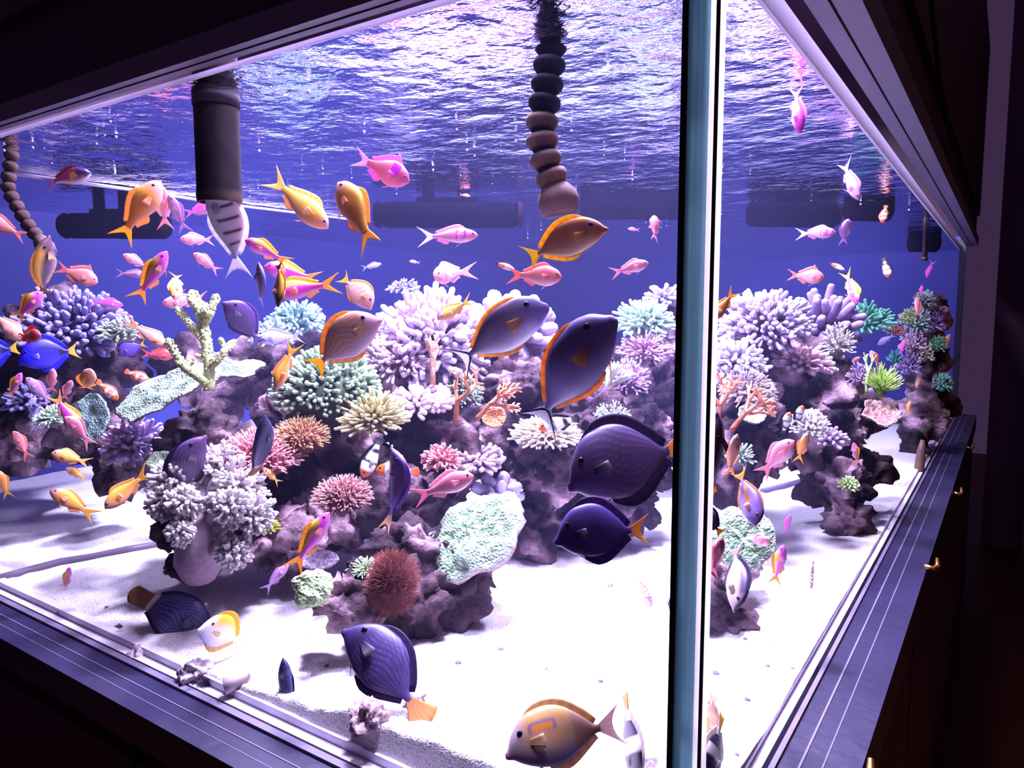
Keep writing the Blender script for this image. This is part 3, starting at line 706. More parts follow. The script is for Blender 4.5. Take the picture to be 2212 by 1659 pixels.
    tips = [(x - pl * (.9 - .1 * i), .012 * i, z - .035 - pl * .35 * (1 - .22 * i)) for i in range(4)]
    sheet('pelvic_fin', base, tips, lerp(colr(s, -.9), fc, .5), fc, .005, 3)
    s, v, pl = S['pect']; x = .5 - BL * s
    for sd in (1, -1):
        zc = (T(s) + B(s)) / 2 + v * (T(s) - B(s)) / 2; y = Wd(s) * .96 * sd
        base = [(x, y, zc + .022 * (1 - i / 3)) for i in range(7)]
        tips = [(x - pl * (1 - .12 * abs(i - 3) / 3), y + sd * pl * splay, zc + pl * .42 * (1 - i / 3)) for i in range(7)]
        sheet('pectoral_fin', base, tips, lerp(colr(s, 0), fc, .4), lerp(fc, (.95, .85, .9), .35), .004, 3)
    if eyes:
        s, v, r = S['eye']; x = .5 - BL * s
        zc = (T(s) + B(s)) / 2 + v * (T(s) - B(s)) / 2
        for sd in (1, -1):
            y = sd * Wd(s) * math.sqrt(max(.1, 1 - v * v)) * .93
            mb = MB()
            def ec(p, y=y, sd=sd):
                k_ = (p[1] - y) * sd / (r * .6)
                return (.004, .003, .008) if k_ > .72 else K['iris']
            mb.ball((x, y, zc), (r, r, r * .6), ec, 14, 12, Matrix.Rotation(math.radians(90), 3, "X"))
            e = mb.build('eye', M['eye'], parent=o)
    return o
# ------------------------------------------------------------------ corals
def frame_of(n):
    n = n.normalized(); a = n.orthogonal().normalized()
    return Matrix((a, n.cross(a), n)).transposed()
def fib(n, lim):
    "directions over a dome, from its pole down to LIM degrees"
    c = math.cos(math.radians(lim)); g = math.pi * (3 - 5 ** .5)
    for i in range(n):
        z = 1 - (i + .5) / n * (1 - c); r = math.sqrt(max(0, 1 - z * z)); p = i * g
        yield Vector((r * math.cos(p), r * math.sin(p), z))
def bushy(name, label, px, py, rp, n, rb, rt, cb, ct, up=None, flat_=.8, lim=100, jit=.14, forks=2, fl=.22, d=None, cat='coral', mat='coral', seed=0, inner=.25, group=None, sides=6, sink=.2, push=0.0, core=True):
    "a dome of branches or tentacles with rounded tips"
    rnd = random.Random(seed * 77 + int(px) * 13 + int(py))
    p, nn = snap(px, py, d)
    if d: p = at(px, py, d); nn = Vector((0, 0, 1))
    dd = depth_of(p); R = rp * dd / F
    up = Vector(up).normalized() if up else (nn * .45 - FW * .25 + Vector((0, 0, .75))).normalized()
    c = p - up * R * sink - FW * push
    fr = frame_of(up); mb = MB()
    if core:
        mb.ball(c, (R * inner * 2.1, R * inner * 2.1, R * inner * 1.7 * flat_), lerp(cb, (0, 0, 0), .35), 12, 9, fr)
    for q in fib(n, lim):
        q = (q + Vector((rnd.uniform(-1, 1), rnd.uniform(-1, 1), rnd.uniform(-1, 1))) * .11).normalized()
        ln = R * (1 - jit + rnd.random() * 2 * jit)
        v = fr @ Vector((q.x, q.y, q.z * flat_))
        p0, p1 = c + v * ln * inner, c + v * ln * (1 - fl)
        bend_ = Vector((rnd.uniform(-1, 1), rnd.uniform(-1, 1), rnd.uniform(-.3, 1))) * ln * .05
        pm = (p0 + p1) / 2 + bend_
        if forks <= 1:
            e = c + v * ln + Vector((rnd.uniform(-1, 1), rnd.uniform(-1, 1), rnd.uniform(-.5, 1))) * ln * .07
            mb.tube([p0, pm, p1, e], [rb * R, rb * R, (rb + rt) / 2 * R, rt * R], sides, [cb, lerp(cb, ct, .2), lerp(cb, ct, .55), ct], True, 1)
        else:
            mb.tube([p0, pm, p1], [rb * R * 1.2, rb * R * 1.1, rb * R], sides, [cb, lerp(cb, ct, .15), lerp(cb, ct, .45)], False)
            for k in range(forks):
                s = Vector((rnd.gauss(0, 1), rnd.gauss(0, 1), rnd.gauss(0, 1)))
                s = (s - v * s.dot(v)).normalized()
                e = p1 + v.normalized() * ln * fl * rnd.uniform(.7, 1.1) + s * ln * fl * .55
                mb.tube([p1 - v * .02 * R, (p1 + e) / 2 + s * ln * .03, e], [rb * R * .9, (rb + rt) / 2 * R, rt * R], sides, [lerp(cb, ct, .4), lerp(cb, ct, .7), ct], True, 1)
    o = mb.build(name, M[mat], loc=tuple(c))
    return tag(o, label, cat, group)
def tree(name, label, base, size, gens, r0, cb, ct, up, spread=.6, seed=1, cat='coral', mat='coral', knob=0.0, children=(2, 3), shrink=.72, plane=None, group=None):
    rnd = random.Random(seed); mb = MB()
    def grow(p, dirv, ln, r, g):
        mid = p + dirv * ln * .5 + Vector((rnd.uniform(-1, 1), rnd.uniform(-1, 1), rnd.uniform(-1, 1))) * ln * .06
        e = p + dirv * ln + Vector((rnd.uniform(-1, 1), rnd.uniform(-1, 1), rnd.uniform(-1, 1))) * ln * .06
        t0, t1 = 1 - g / gens, 1 - (g - 1) / gens
        last = g <= 1
        n_ = 7
        pts, rr, cc = [], [], []
        for k in range(7):
            q = k / 6
            c = p.lerp(mid, q * 2) if q < .5 else mid.lerp(e, q * 2 - 1)
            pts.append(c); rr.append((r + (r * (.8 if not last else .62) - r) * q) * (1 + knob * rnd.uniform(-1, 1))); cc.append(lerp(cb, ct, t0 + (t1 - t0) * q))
        mb.tube(pts, rr, n_, cc, True, 1)
        if knob:
            for k in range(int(ln / (r * .55))):
                q = rnd.random(); a = rnd.random() * 6.28
                c = p.lerp(e, q); o_ = dirv.orthogonal().normalized(); o2 = dirv.cross(o_)
                mb.ball(c + (o_ * math.cos(a) + o2 * math.sin(a)) * r * .85, r * .3, lerp(cb, ct, min(1, t0 + .35)), 5, 4)
        if g > 1:
            for k in range(rnd.choice(children)):
                s = Vector((rnd.gauss(0, 1), rnd.gauss(0, 1), rnd.gauss(0, 1)))
                if plane is not None: s = s - plane * s.dot(plane) * .75
                nd = (dirv + s.normalized() * spread + up * .25).normalized()
                grow(e - dirv * r * .3 if k else e - dirv * r * .2, nd, ln * shrink * rnd.uniform(.8, 1.15), r * .8, g - 1)
    for k in range(1):
        grow(Vector(base), up.normalized(), size, r0, gens)
    o = mb.build(name, M[mat], loc=tuple(base))
    return tag(o, label, cat, group)
def plate(name, label, px, py, rx, ry, tilt, cols, d=None, wav=.10, thick=.010, seed=1, cup=.15, cat='coral', ridges=0.0, yawdeg=0, push=0.0, group=None):
    "a wavy plate: RX, RY its half-axes in pixels along the picture and into it; TILT degrees it leans to the viewer"
    rnd = random.Random(seed)
    if d: p = at(px, py, d)
    else: p, _ = snap(px, py)
    dd = depth_of(p); p = p - FW * push
    ax, ay = rx * dd / F, ry * dd / F
    f2 = Vector((FW.x, FW.y, 0)).normalized(); z = Vector((0, 0, 1))
    q = Matrix.Rotation(math.radians(yawdeg), 3, FW)
    X = q @ RT; Yv = q @ (f2 * math.cos(math.radians(tilt)) + z * math.sin(math.radians(tilt))); Z = X.cross(Yv)
    nr, na = 14, 64; vs, cs = [], []
    sv = Vector((seed * 5.3, seed * 2.1, 0))
    for side in (1, -1):
        for i in range(nr + 1):
            for j in range(na):
                a = 2 * math.pi * j / na; t = i / nr
                e = 1 + wav * 1.6 * noise.noise(Vector((math.cos(a) * 1.6, math.sin(a) * 1.6, seed))) + wav * .5 * noise.noise(Vector((math.cos(a) * 6, math.sin(a) * 6, seed)))
                x, y = math.cos(a) * t * e, math.sin(a) * t * e
                w_ = noise.noise(Vector((x * 2.2, y * 2.2, 1)) + sv) * wav + noise.noise(Vector((x * 6, y * 6, 2)) + sv) * wav * .35
                rd = (1 - abs(noise.noise(Vector((x * 9, y * 9, 3)) + sv)) * 2.2)
                h = (w_ + cup * t * t + ridges * max(0, rd) * .1 * (side > 0)) * max(ax, ay) * .8 + side * thick * .5 * (1 - t ** 6 * .7)
                vs.append(p + X * x * ax + Yv * y * ay + Z * h)
                k = noise.noise(Vector((x * 7, y * 7, 4)) + sv) * .5 + .5
                k = min(1, max(0, (k - .38) * 3.2 - ridges * .25 * max(0, rd)))
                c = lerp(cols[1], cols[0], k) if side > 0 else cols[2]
                if side > 0: c = lerp(c, cols[3], ss(.9, 1, t) * .8)
                cs.append(c)
    fs = []; h = (nr + 1) * na
    for i in range(nr):
        for j in range(na):
            j2 = (j + 1) % na
            fs.append((i * na + j, (i + 1) * na + j, (i + 1) * na + j2, i * na + j2)); fs.append((h + i * na + j2, h + (i + 1) * na + j2, h + (i + 1) * na + j, h + i * na + j))
    for j in range(na):
        j2 = (j + 1) % na
        fs.append((nr * na + j, h + nr * na + j, h + nr * na + j2, nr * na + j2))
    mb = MB(); mb.add(vs, fs, cs)
    o = mb.build(name, M['plate'], loc=tuple(p))
    return tag(o, label, cat, group)

UPV = Vector((0, 0, 1))
LW, LVB = (.64, .54, .70), (.26, .14, .28)
# central reef
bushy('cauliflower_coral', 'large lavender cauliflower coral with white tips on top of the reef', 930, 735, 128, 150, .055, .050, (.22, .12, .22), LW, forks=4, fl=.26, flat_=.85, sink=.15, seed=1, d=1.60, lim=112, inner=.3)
bushy('finger_coral', 'mauve coral of thick rounded fingers right of the white-tipped one', 1095, 705, 100, 46, .15, .135, (.16, .09, .20), (.50, .40, .62), forks=1, flat_=.85, d=1.66, seed=2, lim=105, jit=.08)
bushy('cauliflower_coral', 'pinkish white cauliflower coral lower down, left of the dark hollow', 862, 772, 72, 90, .05, .045, (.22, .10, .15), (.62, .48, .58), forks=3, fl=.28, d=1.52, seed=3)
bushy('dome_coral', 'big mint green dome coral over a dark hollow', 705, 850, 112, 330, .034, .036, (.08, .11, .06), (.48, .64, .46), forks=2, fl=.16, flat_=.80, d=1.40, seed=4, sink=0, lim=98, jit=.08, mat='polyp', inner=.45)
bushy('torch_coral', 'cream yellow tentacle coral below the mint dome', 806, 900, 74, 170, .045, .042, (.32, .24, .08), (.70, .68, .40), forks=1, flat_=.75, d=1.34, seed=5, mat='polyp', jit=.16, sink=.1)
bushy('flower_coral', 'golden brown fine-tipped flower coral left of the cream one', 650, 945, 58, 420, .016, .026, (.26, .08, .05), (.74, .48, .26), forks=1, flat_=.75, d=1.30, seed=6, mat='polyp', jit=.12, sides=5, inner=.42, sink=.05)
bushy('flower_coral', 'wide pink flower coral behind the speckled hanging wrasse', 562, 985, 86, 700, .012, .021, (.36, .07, .10), (.84, .50, .56), forks=1, flat_=.62, d=1.27, seed=7, mat='polyp', jit=.11, sides=5, inner=.42, sink=.05)
bushy('flower_coral', 'rounded brownish pink flower coral at the middle of the reef', 740, 1072, 60, 460, .015, .026, (.22, .05, .06), (.74, .44, .44), forks=1, flat_=.7, d=1.22, seed=8, mat='polyp', jit=.1, sides=5, inner=.42, sink=.05)
bushy('bush_coral', 'small coral pink bush coral above the rose anthias', 953, 990, 42, 70, .06, .06, (.45, .10, .12), (.84, .40, .42), forks=2, d=1.40, seed=9)
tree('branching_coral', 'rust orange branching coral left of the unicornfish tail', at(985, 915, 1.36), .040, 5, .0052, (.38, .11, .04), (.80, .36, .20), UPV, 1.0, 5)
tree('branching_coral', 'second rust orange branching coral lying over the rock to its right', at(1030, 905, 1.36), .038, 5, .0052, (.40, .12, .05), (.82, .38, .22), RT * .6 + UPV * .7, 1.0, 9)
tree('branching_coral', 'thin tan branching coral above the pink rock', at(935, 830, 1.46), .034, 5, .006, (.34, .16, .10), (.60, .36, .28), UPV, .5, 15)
plate('cup_coral', 'small orange brown cup coral under the orange branches', 1068, 905, 26, 24, 60, [(.55, .22, .08), (.30, .10, .04), (.2, .08, .04), (.8, .45, .25)], d=1.42, cup=.5)
bushy('grape_coral', 'small speckled green coral behind the orange branches', 990, 845, 52, 110, .04, .04, (.12, .16, .12), (.52, .66, .52), forks=2, d=1.54, seed=10)
# leather coral with trunk and crown
lt = at(432, 1245, 1.22)
root = empty('leather_coral', lt, 'big pale leather coral with smooth trunk and knobbly crown, left on the reef', 'coral')
mb = MB(); crown = MB(); rnd = random.Random(4)
TC, TC2, CRN = (.44, .30, .42), (.54, .40, .50), (.72, .66, .66)
mb.tube([at(432, 1243, 1.22), at(430, 1215, 1.21), at(438, 1160, 1.21), at(446, 1110, 1.22)], [.028, .040, .042, .034], 14, [TC, TC, TC2, TC2])
for (bx, by, ex, ey, r, rr, dd) in ((412, 1170, 362, 1085, .014, 40, 1.18), (424, 1140, 375, 1035, .014, 44, 1.2), (440, 1110, 425, 1025, .014, 40, 1.24), (450, 1110, 478, 1010, .015, 50, 1.24), (455, 1140, 515, 1050, .015, 52, 1.2), (456, 1160, 545, 1112, .014, 44, 1.17), (450, 1195, 505, 1192, .013, 34, 1.15), (420, 1190, 392, 1150, .011, 26, 1.15), (452, 1130, 500, 1095, .012, 36, 1.14), (420, 1130, 400, 1085, .012, 32, 1.16)):
    p0, p1 = at(bx, by, 1.2), at(ex, ey, dd)
    mb.tube([p0, (p0 + p1) / 2 + Vector((0, 0, .01)), p1], [r, r * .8, r * .6], 8, [TC2, TC2, lerp(TC2, CRN, .5)])
    R = rr * dd / F
    for q in fib(40, 150):
        v = (frame_of((p1 - p0).normalized() + UPV * .4) @ q)
        e = p1 + v * R * rnd.uniform(.7, 1.05)
        crown.tube([p1, p1.lerp(e, .6) + UPV * .004, e], [.0045, .0042, .0036], 5, [lerp(TC2, CRN, .3), lerp(TC2, CRN, .7), CRN], False)
        for k in range(6):
            s = Vector((rnd.gauss(0, 1), rnd.gauss(0, 1), rnd.gauss(0, 1))).normalized()
            crown.tube([p1.lerp(e, .75), e + (s + v * .6) * R * .20], [.0036, .0030], 5, [CRN, lerp(CRN, (.85, .8, .82), .6)], True, 1)
t_ = mb.build('trunk', M['polyp'], parent=root); t_.matrix_parent_inverse = Matrix.Translation(-lt)
c_ = crown.build('crown', M['polyp'], parent=root); c_.matrix_parent_inverse = Matrix.Translation(-lt)
# plates
GP_ = [(.52, .64, .52), (.16, .28, .14), (.34, .18, .16), (.66, .74, .66)]
plate('plate_coral', 'large pale green scribbled plate coral spreading over the front rock', 1015, 1150, 128, 105, 28, GP_, d=1.18, wav=.14, thick=.014, seed=3, cup=-.12, ridges=1.0, yawdeg=-30)
plate('plate_coral', 'small mauve shelf coral behind the vivid magenta anthias', 690, 1212, 42, 24, 40, [(.6, .5, .62), (.42, .32, .45), (.25, .15, .2), (.75, .65, .75)], d=1.2, seed=5)
plate('disc_coral', 'thick lime green disc coral perched on the front rock edge', 677, 1270, 46, 40, 42, [(.74, .86, .58), (.34, .56, .22), (.30, .50, .16), (.72, .9, .5)], d=1.0, wav=.16, thick=.022, seed=6, cup=.0, yawdeg=8, ridges=.5)
plate('plate_coral', 'pale green plate coral jutting left above the leather coral', 345, 852, 105, 74, 30, [(.42, .56, .44), (.22, .34, .24), (.22, .14, .15), (.62, .72, .62)], d=1.36, wav=.14, seed=8, cup=.05, yawdeg=-22)
plate('plate_coral', 'hazy green plate coral behind the foot of the green staghorn', 470, 815, 85, 60, 24, [(.34, .48, .40), (.22, .32, .28), (.2, .14, .16), (.5, .62, .54)], d=1.62, wav=.2, seed=9, yawdeg=-8)
plate('plate_coral', 'dusky green plate leaning in the cave at left', 200, 905, 50, 60, 55, [(.20, .32, .28), (.14, .22, .2), (.1, .08, .1), (.3, .42, .38)], d=1.5, seed=10, yawdeg=-40)
plate('disc_coral', 'pale mint ring-shaped disc coral beside the lilac bush at left', 248, 985, 27, 24, 40, [(.40, .52, .44), (.55, .68, .6), (.2, .2, .2), (.86, .92, .88)], d=1.4, seed=11, cup=.3)
plate('plate_coral', 'second mint plate fragment under the small red anthias', 345, 995, 26, 26, 40, [(.55, .75, .5), (.35, .5, .3), (.2, .2, .2), (.7, .9, .6)], d=1.32, seed=12)
bushy('algae_tuft', 'fuzzy reddish brown algae tuft on the front rock', 848, 1258, 58, 2600, .011, .005, (.16, .045, .05), (.34, .12, .10), forks=1, flat_=1.28, d=1.03, seed=13, mat='fuzz', lim=165, sides=3, jit=.10, inner=.43, sink=.0)
bushy('star_polyps', 'small bright green polyp mat behind the algae tuft', 790, 1222, 38, 120, .04, .04, (.2, .3, .15), (.62, .76, .52), forks=1, flat_=.45, d=1.08, seed=14, mat='polyp', sides=5)
bushy('button_polyps', 'yellow green rounded coral right of the leather coral', 582, 1138, 22, 60, .09, .09, (.22, .26, .03), (.55, .60, .08), forks=1, d=1.22, seed=15)
# left side
st = [(430, 845, .012), ]
stag = MB(); rnd = random.Random(2)
SG, SGT = (.30, .36, .12), (.66, .74, .38)
for path, r in (([(452, 845), (452, 790), (446, 740), (440, 700), (430, 670), (415, 633)], .0125), ([(446, 742), (424, 715), (402, 690), (383, 668)], .0095), ([(440, 700), (452, 680), (462, 655), (468, 640)], .0095), ([(442, 700), (444, 672), (443, 660)], .008), ([(430, 672), (414, 655), (408, 640)], .007), ([(450, 830), (420, 808), (395, 790), (380, 765), (364, 736)], .0105), ([(395, 792), (412, 785), (415, 778)], .006), ([(452, 795), (470, 780), (488, 755), (505, 738)], .009), ([(470, 780), (440, 772), (425, 768)], .006), ([(488, 756), (480, 740), (477, 734)], .006), ([(448, 838), (446, 815), (450, 808)], .007)):
    pts = [at(x, y, 1.30 + .02 * math.sin(x)) for x, y in path]
    dense = []
    for a, b_ in zip(pts, pts[1:]):
        for q in range(4): dense.append(a.lerp(b_, q / 4))
    dense.append(pts[-1]); k = len(dense)
    r *= .72
    stag.tube(dense, [r * (1.1 - .4 * i / k) for i in range(k)], 8, [lerp(SG, SGT, .3 + .6 * i / k) for i in range(k)], True, 1)
    for i in range(k * 9):
        q = rnd.random() * (k - 1); j = int(q); c = dense[j].lerp(dense[min(j + 1, k - 1)], q - j)
        tdir = (dense[min(j + 1, k - 1)] - dense[j]).normalized(); o_ = tdir.orthogonal().normalized(); a = rnd.random() * 6.28
        v = o_ * math.cos(a) + tdir.cross(o_) * math.sin(a)
        stag.ball(c + v * r * .9, r * .30, lerp(SG, SGT, rnd.uniform(.6, 1)), 5, 4)
o = stag.build('staghorn_coral', M['coral'], loc=tuple(at(452, 845, 1.3))); tag(o, 'tall yellow green staghorn coral with knobbly branches, left of centre', 'coral')
bushy('bush_coral', 'lilac bush coral of blunt fingers beside the leather coral', 290, 955, 62, 60, .07, .065, (.28, .18, .36), (.66, .52, .80), forks=2, fl=.3, d=1.42, seed=21, flat_=1.1)
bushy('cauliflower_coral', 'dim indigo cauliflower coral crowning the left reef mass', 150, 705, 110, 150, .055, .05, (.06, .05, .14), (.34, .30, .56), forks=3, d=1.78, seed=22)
bushy('bush_coral', 'small mint bush coral in the cave at left', 112, 900, 36, 60, .06, .06, (.2, .28, .2), (.62, .78, .62), forks=2, d=1.50, seed=23)
bushy('bush_coral', 'greenish branching coral right of the dim left reef', 262, 715, 46, 50, .06, .055, (.26, .30, .22), (.62, .72, .58), forks=2, d=1.72, seed=24)
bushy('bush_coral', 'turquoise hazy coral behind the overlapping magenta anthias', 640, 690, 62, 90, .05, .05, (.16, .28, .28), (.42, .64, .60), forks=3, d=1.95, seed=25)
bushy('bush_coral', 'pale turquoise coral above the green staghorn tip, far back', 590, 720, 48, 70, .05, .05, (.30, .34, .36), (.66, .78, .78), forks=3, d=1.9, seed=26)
bushy('bush_coral', 'grey lilac table coral rising from the back of the reef', 872, 618, 34, 60, .06, .05, (.20, .18, .3), (.50, .46, .66), forks=2, d=2.1, seed=27, flat_=.5)
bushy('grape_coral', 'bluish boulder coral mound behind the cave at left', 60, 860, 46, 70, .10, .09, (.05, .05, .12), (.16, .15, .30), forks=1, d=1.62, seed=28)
# right part of the front view
bushy('anemone', 'cream carpet anemone on the dark rock holding a clownfish', 1182, 940, 74, 260, .036, .036, (.4, .28, .22), (.74, .68, .56), forks=1, flat_=.42, d=1.42, seed=31, mat='polyp', sides=5, sink=.0)
bushy('staghorn_coral', 'pale green branching coral behind the glass corner, upper one', 1392, 690, 64, 60, .055, .05, (.22, .36, .26), (.50, .68, .52), forks=3, fl=.35, d=1.80, seed=32)
bushy('bush_coral', 'pink feathery coral below the pale green branches', 1392, 752, 56, 80, .045, .04, (.3, .14, .24), (.58, .36, .48), forks=2, flat_=.6, d=1.74, seed=33)
tree('staghorn_coral', 'cream green forked coral beside the violet bush near the corner', at(1300, 865, 1.58), .036, 5, .009, (.58, .62, .42), (.86, .92, .66), (RT * .5 + UPV), .8, 31)
bushy('bush_coral', 'violet pink bush coral near the glass corner', 1356, 822, 48, 90, .045, .04, (.30, .16, .32), (.66, .44, .66), forks=2, d=1.62, seed=34, flat_=1.1)
bushy('bush_coral', 'fine pale green coral left of the fine-lined dark tang', 1322, 893, 36, 80, .05, .045, (.28, .34, .30), (.66, .76, .68), forks=2, d=1.52, seed=35)
bushy('bubble_coral', 'cluster of pale lilac bubble corals above the scribbled plate', 1075, 1062, 52, 16, .24, .26, (.34, .28, .46), (.66, .60, .80), forks=1, flat_=.8, d=1.46, seed=36)
bushy('button_polyps', 'small lime polyps under the fine-lined dark tang', 1282, 1058, 22, 40, .10, .10, (.2, .3, .12), (.56, .74, .40), forks=1, flat_=.5, d=1.42, seed=37)
bushy('button_polyps', 'tiny lime polyp clump just right of the indigo tang', 1357, 1078, 12, 24, .14, .14, (.3, .42, .15), (.66, .84, .46), forks=1, d=1.46, seed=38)
bushy('grape_coral', 'lumpy pale rock-like coral behind the glass corner, topmost', 1432, 640, 40, 40, .12, .11, (.28, .22, .36), (.62, .54, .72), forks=1, d=2.0, seed=39)
bushy('encrusting_coral', 'knobbly pinkish white coral crust on the rock beside the anemone', 1030, 985, 60, 80, .08, .085, (.22, .12, .16), (.64, .50, .58), forks=1, flat_=.45, d=1.44, seed=40)
bushy('encrusting_coral', 'pinkish white crust over the slope below the cauliflower coral', 905, 845, 74, 110, .07, .075, (.30, .18, .24), (.82, .68, .76), forks=1, flat_=.5, d=1.46, seed=41, sink=.4)
# right of the corner
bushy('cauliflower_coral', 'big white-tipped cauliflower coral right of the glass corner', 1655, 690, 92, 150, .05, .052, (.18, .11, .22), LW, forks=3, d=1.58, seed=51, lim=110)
bushy('cauliflower_coral', 'lower white-tipped cauliflower coral right beside the corner edge', 1588, 780, 66, 90, .06, .06, (.18, .11, .22), (.80, .74, .88), forks=3, d=1.5, seed=52)
bushy('finger_coral', 'mauve finger coral right of the big white-tipped one', 1778, 705, 78, 50, .12, .11, (.12, .07, .16), (.36, .26, .46), forks=1, d=1.86, seed=53, flat_=1.15)
bushy('green_weed', 'dim green branching weed behind the mauve fingers at right', 1872, 690, 56, 44, .05, .045, (.05, .18, .12), (.14, .46, .26), forks=3, fl=.35, d=2.3, seed=54)
tree('branching_coral', 'rust orange branching coral right beside the corner edge, tall', at(1552, 935, 1.30), .048, 5, .0052, (.38, .11, .05), (.80, .36, .22), UPV, .95, 41)
tree('branching_coral', 'rust orange branching coral spreading to the right of the tall one', at(1580, 930, 1.30), .040, 5, .0052, (.38, .11, .05), (.80, .36, .22), (UPV + RT * .8), 1.0, 43)
bushy('bush_coral', 'grey pink fine-branched coral behind the right orange branches', 1616, 838, 56, 150, .03, .028, (.26, .15, .18), (.58, .50, .54), forks=3, d=1.44, seed=55)
plate('cup_coral', 'grey green cup coral right of the orange branches', 1622, 900, 30, 26, 45, [(.30, .34, .28), (.2, .24, .2), (.15, .12, .12), (.62, .52, .52)], d=1.38, cup=.5, seed=14)
bushy('encrusting_coral', 'knobbly pink crust along the top of the rock column', 1735, 770, 62, 90, .075, .08, (.30, .16, .20), (.80, .58, .64), forks=1, flat_=.6, d=1.64, seed=56, sink=.3)
bushy('anemone', 'round white anemone with clownfish on the rock column', 1748, 916, 40, 260, .05, .055, (.55, .48, .46), (.93, .90, .86), forks=1, flat_=.95, d=1.48, seed=57, mat='polyp', sides=5, jit=.05, inner=.4)
bushy('green_plume', 'bright yellow green plume coral on the rock column', 1904, 838, 38, 160, .035, .02, (.26, .46, .10), (.66, .86, .26), forks=1, flat_=1.45, d=1.66, seed=58, mat='polyp', jit=.25, sides=5, lim=75, inner=.14)
tree('staghorn_coral', 'thin green ladder-like branch beside the bright plume', at(1872, 850, 1.66), .045, 3, .0032, (.26, .38, .14), (.48, .62, .28), UPV, .5, 51)
plate('plate_coral', 'tan pink ruffled plate coral beneath the bright plume', 1898, 900, 40, 30, 40, [(.62, .40, .36), (.45, .26, .24), (.3, .15, .15), (.78, .58, .52)], d=1.66, wav=.3, cup=.4, seed=15)
bushy('bush_coral', 'purple feathery coral left of the bright plume', 1856, 815, 26, 60, .05, .045, (.25, .15, .28), (.50, .34, .52), forks=2, d=1.7, seed=59, flat_=1.5)
bushy('bush_coral', 'pale thin-branched coral standing on the column shoulder', 1808, 745, 36, 60, .05, .045, (.30, .26, .24), (.66, .60, .56), forks=2, d=1.72, seed=60, flat_=1.6)
bushy('button_polyps', 'lime green polyp clump low on the rock column', 1834, 1046, 21, 60, .11, .11, (.22, .36, .10), (.60, .78, .34), forks=1, d=1.52, seed=61, flat_=.9)
bushy('encrusting_coral', 'lilac crust beside the white anemone on the column', 1795, 945, 34, 40, .12, .12, (.2, .12, .2), (.58, .44, .6), forks=1, d=1.56, seed=62)
plate('plate_coral', 'pale green scribbled plate coral right of the glass corner', 1600, 1165, 66, 75, 48, GP_, d=1.10, wav=.14, thick=.014, seed=4, cup=-.1, ridges=1.0, yawdeg=-35)
bushy('star_polyps', 'small mint polyps below the pale orange upright anthias', 1600, 985, 30, 50, .07, .06, (.2, .28, .2), (.66, .78, .62), forks=1, d=1.36, seed=63, flat_=1.2, mat='polyp')
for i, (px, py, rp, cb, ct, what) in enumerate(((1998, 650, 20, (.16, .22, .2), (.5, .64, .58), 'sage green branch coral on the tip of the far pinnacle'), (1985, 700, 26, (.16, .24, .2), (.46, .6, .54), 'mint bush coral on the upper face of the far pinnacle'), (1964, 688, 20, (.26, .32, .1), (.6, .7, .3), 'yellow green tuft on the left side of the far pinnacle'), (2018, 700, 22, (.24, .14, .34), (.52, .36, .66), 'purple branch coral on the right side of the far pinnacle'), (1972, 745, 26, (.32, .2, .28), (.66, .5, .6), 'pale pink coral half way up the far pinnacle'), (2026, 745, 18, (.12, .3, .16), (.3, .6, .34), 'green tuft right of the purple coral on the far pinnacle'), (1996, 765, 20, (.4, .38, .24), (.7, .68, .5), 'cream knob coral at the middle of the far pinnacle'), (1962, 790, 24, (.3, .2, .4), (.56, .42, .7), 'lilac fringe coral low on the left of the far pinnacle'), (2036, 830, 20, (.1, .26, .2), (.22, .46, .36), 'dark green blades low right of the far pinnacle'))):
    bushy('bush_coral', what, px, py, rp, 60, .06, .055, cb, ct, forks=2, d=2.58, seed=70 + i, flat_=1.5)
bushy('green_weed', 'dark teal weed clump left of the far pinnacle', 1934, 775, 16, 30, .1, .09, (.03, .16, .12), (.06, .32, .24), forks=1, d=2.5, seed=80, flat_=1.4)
bushy('bush_coral', 'dull orange coral fan in dim water left of the far pinnacle', 1932, 712, 22, 60, .05, .05, (.2, .06, .04), (.46, .16, .10), forks=2, d=2.5, seed=81, flat_=.6)
